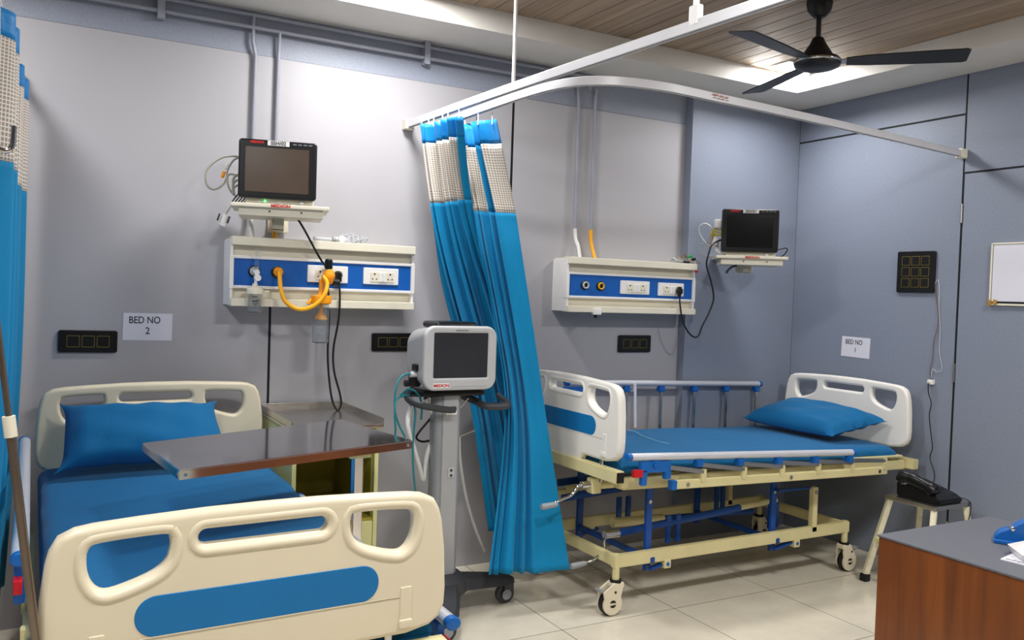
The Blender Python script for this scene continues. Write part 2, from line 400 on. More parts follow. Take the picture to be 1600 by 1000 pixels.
# ================================================================== HOSPITAL BEDS
def board_shape():
    out = [(-.12, -.055), (-.135, -.04), (-.16, -.005), (-.18, 0), (-.34, 0), (-.40, .012), (-.427, .03), (-.440, .06), (-.442, .10), (-.437, .20), (-.428, .27), (-.420, .30), (-.405, .326), (-.375, .340), (-.34, .345)]
    top = [(-.25, .350), (-.12, .355), (0, .356)]
    left = out+top
    return left+[(-x, y) for x, y in reversed(left[:-1])]
def board_holes():
    h = [(.21, .311), (.325, .307), (.349, .296), (.353, .265), (.346, .232), (.328, .209), (.300, .208), (.24, .227), (.207, .249), (.196, .277), (.197, .301)]
    hr = smooth_poly(h, 3); hl = [(-x, y) for x, y in reversed(hr)]
    slot = rrect(.28, .034, .0165, 6, 0, .2955)
    return [hr, hl, slot]
def make_bed(loc, rz, zf, zh, rails, label, which, boardm, roll, lim=.745, hwh=.465):
    """local: +x to the head, -y the side whose rail is let down; z = 0 the floor"""
    t = thing('hospital_bed', loc, label, 'hospital bed', rz, 'ward beds')
    U = Matrix.Translation((0, 0, (zf+zh)/2)) @ Matrix.Rotation(-math.atan2(zh-zf, 1.95), 4, 'Y')
    def P(name, bm, m, par=t, up_=True, ang=38): return obj(name, bm, m, par, ang, True, M=U if up_ else None)
    # boards
    for nm, x, s in (('footboard', -.975, -1), ('headboard', .95, 1)):
        R = Matrix(((0, 0, s, x), (s, 0, 0, 0), (0, 1, 0, 0), (0, 0, 0, 1)))      # local z points away from the bed
        R = R @ Matrix.Rotation(roll*s*-1, 4, 'Z')
        b = plate(nbm(), board_shape(), board_holes(), .042, .014)
        bmesh.ops.transform(b, matrix=R, verts=b.verts)
        bd = P(nm, b, boardm)
        # rims round the openings, relief lines, blue inlay
        b = nbm()
        for h in board_holes():
            pts = [V((px, py, .017)) for px, py in h]
            grow = []
            cxx = sum(p.x for p in pts)/len(pts); cyy = sum(p.y for p in pts)/len(pts)
            n = len(pts)
            for i in range(n):
                d = pts[(i+1) % n]-pts[i-1]; nrm = V((d.y, -d.x, 0)).normalized()
                if nrm.dot(pts[i]-V((cxx, cyy, .017))) < 0: nrm = -nrm
                grow.append(pts[i]+nrm*.015+V((0, 0, -.0045)))
            tube(b, grow+[grow[0]], .012, 12)
        bmesh.ops.transform(b, matrix=R, verts=b.verts); P('rim', b, boardm, bd)
        if s < 0:
            b = plate(nbm(), rrect(.53, .088, .043, 8, 0, .142), [], .02, .002, Matrix.Translation((0, 0, .0125))); bmesh.ops.transform(b, matrix=R, verts=b.verts)
            P('inlay', b, BLUEINS, bd)
        for sx in (-1, 1):
            b = nbm(); 
            box(b, (sx*.335, .07, .02), (.03, .1, .008), .003); box(b, (sx*.335, .03, .023), (.034, .022, .012), .004)
            if sx == 1: bar(b, (-.325, .098, .0205), (.325, .098, .0205), .006, .004, .0015, (0, 0, 1))
            bmesh.ops.transform(b, matrix=R, verts=b.verts); P('relief', b, boardm, bd)
        for sy in (-.3, .3):
            P('board_post', cyl(nbm(), (x, sy, -.10), (x, sy, .12), .011), CHROME, bd)
    # upper frame
    b = nbm()
    for sy in (-1, 1): bar(b, (-.96, sy*.395, -.085), (.99, sy*.395, -.085), .03, .05)
    for x, hw, z in ((-.985, .45, -.052), (.98, hwh, -.075)): bar(b, (x, -hw, z), (x, hw, z), .045, .055, .003)
    for x in (-.55, -.1, .35, .7): bar(b, (x, -.38, -.09), (x, .38, -.09), .03, .03)
    fr = P('upper_frame', b, CREAM)
    for sy in (-1, 1): P('end_cap', box(nbm(), (-.985, sy*.452, -.052), (.036, .008, .045), .002), BLACKPL, fr)
    b = nbm()
    for x0, x1 in ((-.93, -.5), (-.48, -.06), (-.04, .2), (.22, .9)): box2(b, (x0, -.37, -.06), (x1, .37, -.05), .003)
    P('deck', b, CREAM)
    P('side_bracket', box2(nbm(), (-.93, -.40, -.12), (-.64, -.33, -.09), .003), CREAM)
    P('side_bracket', box2(nbm(), (.55, -.42, -.042), (.93, -.36, -.03), .004), CREAM)
    # side rails
    for side in (-1, 1):
        lean, tx0, tx1, tz0, tz1, lx = rails[side]
        y = side*.475
        cl = [x for x in (-.53+.25*i for i in range(6)) if x < lim]
        b = nbm(); bar(b, (-.69, y+side*-.02, -.096), (lim, y+side*-.02, -.096), .028, .038, .003)
        for x in cl: bar(b, (x, y-side*.008, -.09), (x, y-side*.008, -.030), .012, .03, .002, (1, 0, 0))
        ra = P('side_rail', b, CREAM)
        P('channel_cap', box(nbm(), (-.697, y-side*.02, -.096), (.03, .032, .042), .003), BLUEPL, ra)
        def tz(x): return tz0+(tz1-tz0)*(x-tx0)/(tx1-tx0)
        b = nbm(); tube(b, [(tx0, y, tz0), (tx1, y, tz1)], .0195, 16, sy=.85); P('top_tube', b, ALU, ra)
        for x in (tx0, tx1):
            b = nbm(); tube(b, [(x-.014, y, tz(x)), (x-.01, y, tz(x)), (x+.01, y, tz(x)), (x+.014, y, tz(x))], [.014, .0205, .0205, .014], 16, sy=.85)
            P('end_cap', b, BLUEPL, ra)
        for i, x in enumerate(cl):
            bx = x-lean
            if bx < tx0+.02 or bx > tx1: continue
            zt = tz(bx)
            b = nbm(); box(b, (bx, y, zt-.032), (.04, .026, .036), .005); cyl(b, (bx-.008, y-.02, zt-.035), (bx-.008, y+.02, zt-.035), .012)
            P('rail_clamp', b, BLUEPL, ra)
            b = nbm(); bar(b, (bx, y, zt-.04), (x, y-side*.008, -.042), .02, .014, .003, (0, 1, 0)); P('rail_strut', b, STEEL, ra)
        lz = tz(lx)
        b = nbm(); box(b, (lx+.04, y, lz-.045), (.17, .024, .05), .006); box(b, (lx-.02, y, lz-.09), (.03, .024, .07), .005); box(b, (lx+.11, y, lz-.08), (.035, .024, .045), .006)
        la = P('latch', b, BLUEPL, ra)
        P('release_lever', box(nbm(), (lx-.055, y+side*.004, lz-.07), (.05, .02, .034), .004), REDPL, la)
        for x in (-.62, .03, min(.68, lim-.06)): P('bolt', cyl(nbm(), (x, y-side*.008, -.096), (x, y-side*.003, -.096), .01), STEEL, ra)
    # lower frame on casters
    zl = .24
    b = nbm(); X0, X1, YY = -.885, .625, .31
    for sy in (-1, 1): bar(b, (X0-.02, sy*YY, zl), (X1+.02, sy*YY, zl), .03, .058)
    for x in (X0, X1): bar(b, (x, -YY, zl), (x, YY, zl), .03, .05)
    for x in (X0, X1):
        for sy in (-1, 1): cyl(b, (x, sy*YY, .155), (x, sy*YY, zl+.032), .0165, 16)
    for x in (-.6, .25):
        for sy in (-1, 1): box(b, (x, sy*YY, zl-.045), (.04, .034, .04), .004)
    lf = P('lower_frame', b, CREAM, up_=False)
    for x in (-.6, .25):
        for sy in (-1, 1): P('pin', cyl(nbm(), (x, sy*(YY+.017), zl-.045), (x, sy*(YY+.0195), zl-.045), .009), BLUEPL, lf, False)
    for x in (X0, X1):
        for sy in (-1, 1):
            dx = -.03 if x < 0 else .02
            cx, cy = x+dx, sy*YY
            b = nbm()
            for k in (-1, 1):
                pl = [(.05*math.cos(a), .05*math.sin(a)) for a in [math.radians(q) for q in range(150, 391, 12)]]+[(-dx+.026, .085), (-dx-.02, .092), (-.05, .055)]
                Mx = Matrix(((1, 0, 0, cx), (0, 0, -1, cy+k*.022+.005), (0, 1, 0, .056), (0, 0, 0, 1)))
                prism(b, pl, .01, Mx)
            box(b, (x-dx*.1, cy, .135), (.06, .05, .025), .006)
            ca = P('caster', b, BOARD, up_=False)
            b = nbm(); lathe(b, [(.045, -.016), (.0535, -.013), (.055, -.006), (.055, .006), (.0535, .013), (.045, .016)], (cx, cy, .056), 32, (0, 1, 0)); P('wheel', b, RUBBER, ca, False)
            b = nbm(); lathe(b, [(.026, 0), (.026, .004), (.023, .006)], (x, cy, .147), 20); cyl(b, (x, cy, .143), (x, cy, .158), .026); P('collar', b, RUBBER, ca, False)
            for k in (-1, 1):
                for m in (-1, 1):
                    b = nbm()
                    a0 = [(.017*math.cos(a), .017*math.sin(a)) for a in [math.radians(q) for q in range(14, 167, 12)]]
                    if m < 0: a0 = [(p, -q) for p, q in reversed(a0)]
                    Mx = Matrix(((1, 0, 0, cx), (0, 0, -1, cy+k*.0275+.001), (0, 1, 0, .056), (0, 0, 0, 1))); prism(b, a0, .002, Mx); P('hub_mark', b, BLACKPL, ca, False)
                P('hub_pin', cyl(nbm(), (cx+.012, cy+k*.0265, .108), (cx+.012, cy+k*.0285, .108), .006), BLACKPL, ca, False)
            b = nbm(); box(b, (cx+.055*(1 if x > 0 else -1), cy, .118), (.03, .04, .012), .004, (0, -.4 if x > 0 else .4, 0)); P('brake_pedal', b, MGREY, ca, False)
    # lifting gear
    zu0 = zf-.10
    def zu(x): return (zf+zh)/2-.1+(zh-zf)/1.95*x
    for sy in (-1, 1):
        for x in (-.69, .11):
            b = nbm(); bar(b, (x, sy*.282, .165), (x, sy*.282, zu(x)), .016, .038, .003, (1, 0, 0)); po = P('lift_post', b, BLUESTEEL, up_=False)
            b = nbm(); box(b, (x, sy*.29, zu(x)-.01), (.05, .05, .065), .004); P('post_block', b, CREAM, po, False)
            for y0_, y1_, z_, r_ in ((.312, .319, zu(x)-.012, .011), (.288, .295, .18, .009), (.288, .295, zu(x)-.11, .009)):
                P('bolt', cyl(nbm(), (x, sy*y0_, z_), (x, sy*y1_, z_), r_), STEEL, po, False)
            b = nbm(); bar(b, (x, sy*.30, .175), (x+.13, sy*.30, .20), .012, .03, .003, (0, 1, 0)); P('lift_link', b, BLUESTEEL, up_=False)
        b = nbm(); bar(b, (.375, sy*.31, zl), (.375, sy*.31, .475), .03, .036, .003, (1, 0, 0)); st = P('stop_post', b, CREAM, up_=False)
        b = nbm(); cyl(b, (.375, sy*.326, .45), (.375, sy*.33, .45), .011); P('bolt', b, STEEL, st, False)
        b = nbm(); bar(b, (.11, sy*.305, zu(.11)-.1), (.36, sy*.29, .47), .012, .032, .003, (0, 1, 0)); P('lift_link', b, BLUESTEEL, up_=False)
        for x in (-.50, -.44, .18, .225):
            b = nbm(); bar(b, (x, sy*.20, .25), (x, sy*.20, .385), .012, .032, .003, (1, 0, 0)); P('crank_lever', b, BLUESTEEL, up_=False)
    b = nbm(); cyl(b, (-.80, -.19, .325), (-.03, -.19, .375), .018); P('drive_tube', b, BLUESTEEL, up_=False)
    b = nbm(); cyl(b, (-.03, -.19, .375), (.23, -.19, .39), .014); P('drive_rod', b, CREAM, up_=False)
    b = nbm(); cyl(b, (-.88, .16, .42), (.0, .16, .47), .018); P('drive_tube', b, BLUESTEEL, up_=False)
    b = nbm(); cyl(b, (-.65, .05, .30), (-.33, .05, .29), .024); P('drive_cover', b, CREAM, up_=False)
    b = nbm(); cyl(b, (-.33, .05, .29), (.3, .05, .27), .016); P('drive_tube', b, BLUESTEEL, up_=False)
    b = nbm(); bar(b, (-.85, .30, .40), (.50, .30, .46), .03, .05); bar(b, (-.8, .25, .44), (.1, .25, .47), .024, .03); P('rear_beam', b, CREAM, up_=False)
    b = nbm()
    for x in (-.69, .11): bar(b, (x, -.33, .225), (x, .33, .225), .025, .025)
    bar(b, (-.8, .335, .455), (.2, .335, .50), .02, .036); P('cross_tube', b, BLUESTEEL, up_=False)
    b = nbm(); box2(b, (-.25, -.05, .47), (.05, .15, .53), .006); P('gear_box', b, DGREY, up_=False)
    # cranks at the foot
    for y, x, z, e, nm in ((-.235, -1.0, zu(-1)-.025, (-1.245, -.235, zu(-1)-.10), 0), (-.19, -.84, .325, (-1.05, -.19, .205), 1)):
        b = nbm()
        if nm == 0: cyl(b, (x+.05, y, z), (x-.04, y, z), .017); tube(b, [(x-.04, y, z), (x-.06, y, z-.005), (x-.09, y, z-.04), (-1.17, y, e[2]+.012), (e[0]+.07, y, e[2])], .0065, 10, 4)
        else: cyl(b, (x+.05, y, z), (x-.03, y, z), .019); tube(b, [(x-.02, y, z+.005), (x-.028, y, z-.03), (x-.026, y, z-.07), (x-.09, y, .215), (e[0]+.07, y, .207)], .0065, 10, 4)
        ck = P('crank', b, CHROME, up_=False)
        b = nbm(); tube(b, [(e[0]+.08, y, e[2]), (e[0]+.07, y, e[2]), (e[0]+.01, y, e[2]-.004), (e[0], y, e[2]-.004)], [.010, .0125, .0145, .012], 16); P('crank_grip', b, MGREY, ck, False)
    b = nbm(); box(b, (-.97, -.235, zu(-1)-.03), (.05, .05, .07), .006); cyl(b, (-.95, -.235, zu(-1)-.03), (-.6, -.235, zu(-1)-.03), .02); P('crank_mount', b, CREAM, up_=False)
    return t, U

# bed parallel to the back wall, head against the door wall
BR_LOC = V((-1.055, -.512, 0))
bedR, UR = make_bed(BR_LOC, 0, .705, .655, {-1: (.29, -.965, .455, .042, .012, -.86), 1: (0, -.68, .745, .262, .262, -.655)}, 'cream hospital bed with head at the BED NO 1 wall and one rail raised', 'R', BOARDW, .0)
# bed standing with its head at the back wall, footboard towards the viewer
BL_LOC = V((-3.80, -1.035, 0))
bedL, UL = make_bed(BL_LOC, PI/2, .595, .66, {-1: (.29, -.965, .435, .0, -.045, -.86), 1: (.2, -.62, .76, .17, .17, -.54)}, 'cream hospital bed under the BED NO 2 sign with large footboard in front', 'L', BOARD, .012, .40, .43)

def mattress(M, label, ztop, thick, hw, x0, x1):
    """sheeted mattress: rounded slab, sheet tucked, slight hollows"""
    bm = nbm(); nx, ny = 60, 28; top = {}
    prof = []                                     # across: angle list from one bottom edge over to the other
    r = .045
    for k in range(7): a = PI+ -PI/2*k/6; prof.append((-hw+r+r*math.cos(a), ztop-r+r*math.sin(a)))
    for k in range(1, 18): prof.append((-hw+r+(2*hw-2*r)*k/18, ztop+.006*math.sin(PI*k/18)))
    for k in range(7): a = PI/2-PI/2*k/6; prof.append((hw-r+r*math.cos(a), ztop-r+r*math.sin(a)))
    prof = [(-hw+.012, ztop-thick)]+[(-hw, ztop-thick+.02)]+prof+[(hw, ztop-thick+.02), (hw-.012, ztop-thick)]
    rows = []
    for i in range(nx+1):
        x = x0+(x1-x0)*i/nx; e = min(i, nx-i)/nx
        dz = -.02*max(0, 1-e/.03)**2
        rows.append([bm.verts.new((x, y, z+(dz if z > ztop-.05 else 0)+.0025*math.sin(9*x+5*y)*(1 if z > ztop-.02 else 0)+ (.004*math.sin(23*x+3*y) if abs(y) > hw-.02 else 0))) for y, z in prof])
    for i in range(nx):
        for k in range(len(prof)-1): bm.faces.new((rows[i][k], rows[i][k+1], rows[i+1][k+1], rows[i+1][k]))
        bm.faces.new((rows[i][-1], rows[i][0], rows[i+1][0], rows[i+1][-1]))
    bm.faces.new(rows[0]); bm.faces.new(rows[-1][::-1])
    o = obj('mattress', bm, SHEET, None, 60, M=M); tag(o, label, 'mattress'); return o
TR = Matrix.Translation(BR_LOC) @ UR
TL = Matrix.Translation(BL_LOC) @ Matrix.Rotation(PI/2, 4, 'Z') @ UL
mattress(TR, 'blue sheeted mattress lying on the bed by the BED NO 1 sign', .018, .066, .405, -.945, .90)
mattress(TL, 'blue sheeted mattress lying on the bed under the BED NO 2 sign', .036, .084, .43, -.945, .915)

def pillow(corners, T, label, ear=.09, Tb=None, pw=2.6):
    A, B, C, D = [V(c) for c in corners]; nrm = (B-A).cross(D-A).normalized()
    bm = nbm(); n = 34; grids = []
    for sgn in (1, -1):
        g = []
        for i in range(n+1):
            row = []
            for j in range(n+1):
                u, v = -1+2*i/n, -1+2*j/n
                uu = u*(1-ear*(1-abs(v)**5)*abs(u)**3*.4); vv = v*(1-ear*(1-abs(u)**5)*abs(v)**3)
                s, t = (uu+1)/2, (vv+1)/2
                p = A*(1-s)*(1-t)+B*s*(1-t)+C*s*t+D*(1-s)*t
                h = max(0, (1-abs(u)**pw))**.62*max(0, (1-abs(v)**pw))**.62
                wr = .006*math.sin(7*u+3*v)*math.sin(5*v-2*u)*h+.004*math.sin(15*u)*(1-h)*h*4
                row.append(p+nrm*sgn*((T if sgn > 0 or Tb is None else Tb)*h+(.0015 if 0 < i < n and 0 < j < n else 0))+nrm*wr)
            g.append(row)
        grids.append(g)
    Vs = []
    top = [[bm.verts.new(p) for p in r] for r in grids[0]]
    bot = [[top[i][j] if i in (0, n) or j in (0, n) else bm.verts.new(grids[1][i][j]) for j in range(n+1)] for i in range(n+1)]
    for i in range(n):
        for j in range(n):
            bm.faces.new((top[i][j], top[i+1][j], top[i+1][j+1], top[i][j+1]))
            bm.faces.new((bot[i][j], bot[i][j+1], bot[i+1][j+1], bot[i+1][j]))
    o = obj('pillow', bm, SHEET, None, 70); tag(o, label, 'pillow'); return o
pillow([(-4.185, -.44, .72), (-3.53, -.42, .72), (-3.575, -.20, .945), (-4.165, -.20, .95)], .085, 'plump blue pillow propped against the headboard under BED NO 2 sign', .24, .05)
pillow([(-.53, -.80, .728), (-.165, -.86, .80), (-.16, -.17, .825), (-.54, -.14, .735)], .075, 'blue pillow lying at the head of the bed by the BED NO 1 sign', .07, .03, 4.2)

b = nbm(); tube(b, [W(979, 672, 'z', .722), W(992, 674, 'z', .722), W(1004, 681, 'z', .722), W(1018, 686, 'z', .722), W(1030, 690, 'z', .722), W(1045, 693, 'z', .722)], .0016, 6, 5)
tag(obj('loose_thread', b, mat('pale_thread', '#9fd4e8', .7)), 'pale thread lying on the blue sheet near the footboard', 'thread')
bx = W(988, 595, 'y', -.04).x
b = nbm(); tube(b, [(bx+.002, -.065, .955), (bx+.004, -.066, .88), (bx+.008, -.066, .80), (bx+.014, -.066, .70)], .009, 8, 5, sy=.4); tube(b, [(bx, -.037+.026*math.cos(a), .930+.027*math.sin(a)) for a in [2*PI*i/14 for i in range(15)]], .006, 6)
tag(obj('bandage_strip', b, PAPER), 'white bandage strip tied round the raised bed rail', 'bandage')

# ================================================================== OVERBED TABLE
OZ = .92
c4 = [W(222, 692, 'z', OZ), W(279, 735, 'z', OZ), W(645, 688, 'z', OZ), W(533, 655, 'z', OZ)]
ot = thing('overbed_table', (c4[2].x-.1, c4[2].y+.1, 0), 'polished steel overbed table reaching across the pillow end of a bed', 'overbed table')
bm = nbm(); T4 = [bm.verts.new(p) for p in c4]; bm.faces.new(T4)
ex = bmesh.ops.extrude_face_region(bm, geom=bm.faces[:]); vs = [v for v in ex['geom'] if isinstance(v, bmesh.types.BMVert)]
bmesh.ops.translate(bm, vec=(0, 0, -.028), verts=vs)
bmesh.ops.bevel(bm, geom=bm.edges[:], offset=.003, segments=2, affect='EDGES')
obj('tray', bm, MIRROR, ot)
cen = sum(c4, V())/4
for a in ((1, 0), (1, 2), (2, 1), (2, 3)):
    p = c4[a[0]].lerp(c4[a[1]], .025); out = (p-cen); d = (c4[a[1]]-c4[a[0]]).normalized(); nn = V((d.y, -d.x, 0)); nn = nn if nn.dot(out) > 0 else -nn
    b = nbm(); lathe(b, [(.006, 0), (.005, .002), (.001, .003)], p+V((0, 0, -.014))-nn*.0005, 14, nn); obj('rivet', b, STEEL, ot)
px, py = -3.255, -1.06
obj('bracket', box2(nbm(), (px-.04, py-.03, .84), (px+.04, py+.03, OZ-.028), .004), YCREAM, ot)
obj('post', box2(nbm(), (px-.017, py-.017, .1), (px+.017, py+.017, .86), .004), MIRROR, ot)
b = nbm(); box2(b, (px-.03, py-.3, .055), (px+.03, py+.3, .1), .005); box2(b, (px-.6, py-.3, .06), (px, py-.26, .095), .005); box2(b, (px-.6, py+.26, .06), (px, py+.3, .095), .005)
obj('base', b, YCREAM, ot)
for x, y in ((px, py-.28), (px, py+.28), (px-.58, py-.28), (px-.58, py+.28)):
    obj('caster', lathe(nbm(), [(.02, -.012), (.028, -.01), (.028, .01), (.02, .012)], (x, y, .028), 20, (0, 1, 0)), RUBBER, ot)

# ================================================================== BEDSIDE LOCKER
x0, x1, y0, y1, zt = -3.336, -2.968, -.505, .045, .868
lk = thing('bedside_locker', ((x0+x1)/2, (y0+y1)/2, 0), 'pale yellow bedside locker with raised steel rim top', 'locker')
b = nbm(); t_ = .018
for xx in (x0, x1-t_): box2(b, (xx, y0, .06), (xx+t_, y1, zt-.02), .002)
box2(b, (x0, y1-t_, .06), (x1, y1, zt-.02), .002)
for xx in (x0+.01, x1-.03):
    for yy in (y0+.01, y1-.03): box2(b, (xx, yy, 0), (xx+.02, yy+.02, .08))
obj('body', b, YCREAM, lk)
b = nbm(); box2(b, (x0+t_, y0+.01, .45), (x1-t_, y1-t_, .462)); box2(b, (x0+t_, y0+.01, .07), (x1-t_, y1-t_, .082)); box2(b, (x0+t_, y1-t_-.008, .07), (x1-t_, y1-t_-.001, zt-.03)); box2(b, (x0+t_+.0005, y0+.03, .08), (x0+t_+.004, y1-.02, zt-.03)); box2(b, (x1-t_-.004, y0+.03, .08), (x1-t_-.0005, y1-.02, zt-.03))
obj('shelf', b, OLIVE, lk)
b = nbm(); box2(b, (x0+t_, y0-.002, zt-.115), (x1-t_, y0+.012, zt-.10)); box2(b, (x1-.12, y0-.002, .46), (x1-.108, y0+.012, zt-.10))
obj('edging', b, BLUEPL, lk)
obj('door', box2(nbm(), (x0+t_+.003, y0-.004, .09), (x1-t_-.003, y0+.012, .45), .003), YCREAM, lk)
obj('drawer', box2(nbm(), (x0+t_+.003, y0-.004, zt-.098), (x1-t_-.003, y0+.012, zt-.026), .003), YCREAM, lk)
b = nbm(); box2(b, (x0-.012, y0-.02, zt-.02), (x1+.012, y1, zt-.004), .002)
for A, B in (((x0-.012, y0-.02), (x0-.004, y1)), ((x1+.004, y0-.02), (x1+.012, y1)), ((x0-.012, y1-.008), (x1+.012, y1)), ):
    box2(b, (A[0], A[1], zt-.01), (B[0], B[1], zt+.022), .002)
obj('steel_top', b, STEEL, lk)

# ================================================================== VENTILATOR
VX, VY = -2.648, -.50
ve = thing('medical_ventilator', (VX, VY, 0), 'grey medical ventilator with a large screen on a wheeled column stand', 'ventilator')
# head: rounded housing whose front is larger than its back
b = nbm(); rows = []
for y, w, h, r, cz in ((-.37, .28, .20, .07, 1.145), (-.39, .315, .235, .07, 1.145), (-.55, .335, .26, .05, 1.145), (-.585, .340, .272, .05, 1.146), (-.60, .338, .270, .048, 1.146)):
    rows.append([b.verts.new((VX+p, y, cz+q)) for p, q in rrect(w, h, r, 6)])
for i in range(len(rows)-1):
    n = len(rows[i])
    for k in range(n): b.faces.new((rows[i][k], rows[i][(k+1) % n], rows[i+1][(k+1) % n], rows[i+1][k]))
b.faces.new(rows[0]); b.faces.new(rows[-1])
hd = obj('head', b, VENTG, ve)
b = nbm(); plate(b, rrect(.344, .276, .05, 8), [rrect(.253, .19, .004, 2, 0, .012)], .03, .01, at(FRONT, (VX, -.603, 1.146)))
bz = obj('bezel', b, LGREY, hd)
obj('screen', box(nbm(), (VX, -.608, 1.158), (.256, .012, .193)), SCREENV, hd)
b = nbm(); box(b, (VX-.092, -.6185, 1.030), (.074, .002, .02), .001); lbl = obj('label_plate', b, WHITEPL, hd)
b = nbm(); textm(b, 'MEDION', .0165, at(FRONT, (VX-.092, -.6196, 1.030)), bold=.0006, sx=1.1); obj('label_text', b, REDINK, hd)
b = nbm(); textm(b, 'neumovent', .013, at(FRONT, (VX+.0, -.6185, 1.2665)), bold=.0002); obj('name_text', b, GREYINK, hd)
b = nbm(); box(b, (VX+.04, -.6175, 1.024), (.17, .002, .002)); obj('seam', b, MGREY, hd)
b = nbm(); box(b, (VX+.005, -.48, 1.284), (.20, .16, .03), .0145, seg=4); obj('top_pad', b, BLACKPL, hd)
b = nbm(); box(b, (VX-.165, -.52, 1.10), (.03, .05, .03), .006); box(b, (VX-.165, -.50, 1.045), (.05, .04, .06), .01); cyl(b, (VX-.21, -.5, 1.03), (VX-.17, -.5, 1.03), .014); obj('port', b, BLACKPL, hd)
b = nbm(); cyl(b, (VX-.195, -.52, 1.07), (VX-.165, -.52, 1.07), .012); obj('port_fitting', b, LGREY, hd)
# column
b = nbm(); 
prism(b, rrect(.125, .085, .025, 4), .84, Matrix.Translation((VX-.014, VY, .17))); co = obj('column', b, MGREY, ve)
b = nbm(); prism(b, rrect(.075, .02, .006, 3), .80, Matrix.Translation((VX-.009, VY-.04, .19))); obj('column_face', b, VENTG, co)
b = nbm(); box(b, (VX-.008, -.5525, .905), (.05, .002, .022)); obj('sticker', b, WHITEPL, co)
b = nbm(); box(b, (VX-.018, -.554, .910), (.022, .0008, .006)); obj('sticker_text', b, INK, co)
b = nbm(); box(b, (VX-.002, -.552, .64), (.03, .004, .045), .002); so = obj('socket', b, LGREY, co)
b = nbm()
for dz in (-.012, .01): cyl(b, (VX-.002, -.556, .64+dz), (VX-.002, -.5535, .64+dz), .006)
obj('socket_hole', b, DGREY, so)
b = nbm(); box(b, (VX, -.48, .99), (.30, .16, .03), .01); obj('mount', b, BLACKPL, ve)
# side handles
for s in (-1, 1):
    b = nbm(); zz = .945
    if s < 0: tube(b, [(VX-.06, -.46, zz+.03), (VX-.16, -.44, zz+.035), (VX-.195, -.50, zz+.02), (VX-.17, -.57, zz), (VX-.06, -.60, zz-.02), (VX-.015, -.60, zz-.022)], .013, 10, 5, sy=1.3)
    else: tube(b, [(VX+.06, -.46, zz+.03), (VX+.13, -.5, zz+.0), (VX+.15, -.58, zz-.015), (VX+.245, -.60, zz-.01), (VX+.25, -.5, zz+.02)], .013, 10, 5, sy=1.3)
    obj('handle', b, DGREY, ve)
# base: four legs on casters
b = nbm(); lathe(b, [(.10, .10), (.11, .11), (.105, .16), (.07, .19)], (VX, VY, 0), 28)
for a in (0, 105, 205, 248):
    d = V((math.cos(math.radians(a)), math.sin(math.radians(a)), 0)); n = V((-d.y, d.x, 0)); c = V((VX, VY, 0))
    pr = [(.05, .115, .075, .165), (.30, .10, .055, .135), (.345, .105, .04, .125)]
    R = []
    for dist, zb, hw, zt2 in pr:
        R.append([b.verts.new(c+d*dist+n*s*hw+V((0, 0, z))) for s, z in ((-1, zb), (1, zb), (.75, zt2), (-.75, zt2))])
    for i in range(2):
        for k in range(4): b.faces.new((R[i][k], R[i][(k+1) % 4], R[i+1][(k+1) % 4], R[i+1][k]))
    b.faces.new(R[0]); b.faces.new(R[-1])
obj('base', b, DGREY, ve)
for a in (0, 105, 205, 248):
    d = V((math.cos(math.radians(a)), math.sin(math.radians(a)), 0)); p = V((VX, VY, 0))+d*.315
    b = nbm(); 
    for k in (-.02, .02): box(b, p+V((.012, k, .075)), (.05, .006, .06), .003)
    cyl(b, p+V((.015, 0, .07)), p+V((.015, 0, .11)), .022)
    ca = obj('caster', b, DGREY, ve)
    b = nbm(); lathe(b, [(.03, -.012), (.045, -.010), (.046, 0), (.045, .010), (.03, .012)], p+V((0, 0, .046)), 26, (0, 1, 0)); w = obj('wheel', b, MATS['dark_grey_plastic'], ca)
    b = nbm(); lathe(b, [(.024, -.0245), (.020, -.0255)], p+V((0, 0, .046)), 22, (0, 1, 0)); lathe(b, [(.012, -.026), (.01, -.027)], p+V((0, 0, .046)), 22, (0, 1, 0)); obj('wheel_hub', b, MGREY, ca)
# hoses hanging at its side (each plugged into the machine)
def Wy(px, py, y): return W(px, py, 'y', y)
hoses = [
 ('breathing_hose', WHITEHOSE, .011, [(645, 626, -.47), (638, 650, -.52), (638, 672, -.54), (645, 695, -.54), (655, 730, -.52), (661, 750, -.5), (664, 730, -.49), (669, 705, -.48), (676, 690, -.47)]),
 ('sensing_tube', TEAL, .0045, [(643, 583, -.52), (628, 588, -.53), (619, 605, -.54), (617, 640, -.54), (624, 665, -.53), (633, 683, -.53)]),
 ('sensing_tube', TEAL, .0045, [(640, 617, -.5), (622, 622, -.53), (617, 640, -.55), (618, 670, -.55), (617, 690, -.54)]),
 ('sensing_tube', TEAL, .0045, [(640, 622, -.52), (646, 632, -.53), (649, 645, -.54), (647, 670, -.55), (645, 700, -.55), (646, 735, -.54), (650, 780, -.52), (652, 830, -.5)]),
 ('sensing_tube', TEAL, .005, [(625, 618, -.47), (640, 608, -.5), (655, 618, -.52), (659, 640, -.52), (658, 655, -.5)]),
 ('supply_hose', WHITEHOSE, .008, [(717, 683, -.45), (718, 715, -.43), (722, 745, -.41), (730, 785, -.40), (742, 825, -.38), (757, 862, -.36)]),
 ('power_cable', CABLE, .005, [(676, 650, -.47), (655, 675, -.46), (651, 685, -.45), (660, 690, -.44), (674, 688, -.44)]),
 ('catheter_mount', WHITEHOSE, .012, [(665, 622, -.5), (672, 640, -.49), (680, 650, -.48)]),
]
for nm, m, r, P in hoses:
    obj(nm, tube(nbm(), [Wy(*p) for p in P], r, 10, 6), m, ve)
b = nbm(); tube(b, [Wy(717, 640, -.52), Wy(732, 622, -.54)], .003); tube(b, [Wy(716, 683, -.52), Wy(742, 672, -.54)], .003); obj('wire_arm', b, CHROME, ve)

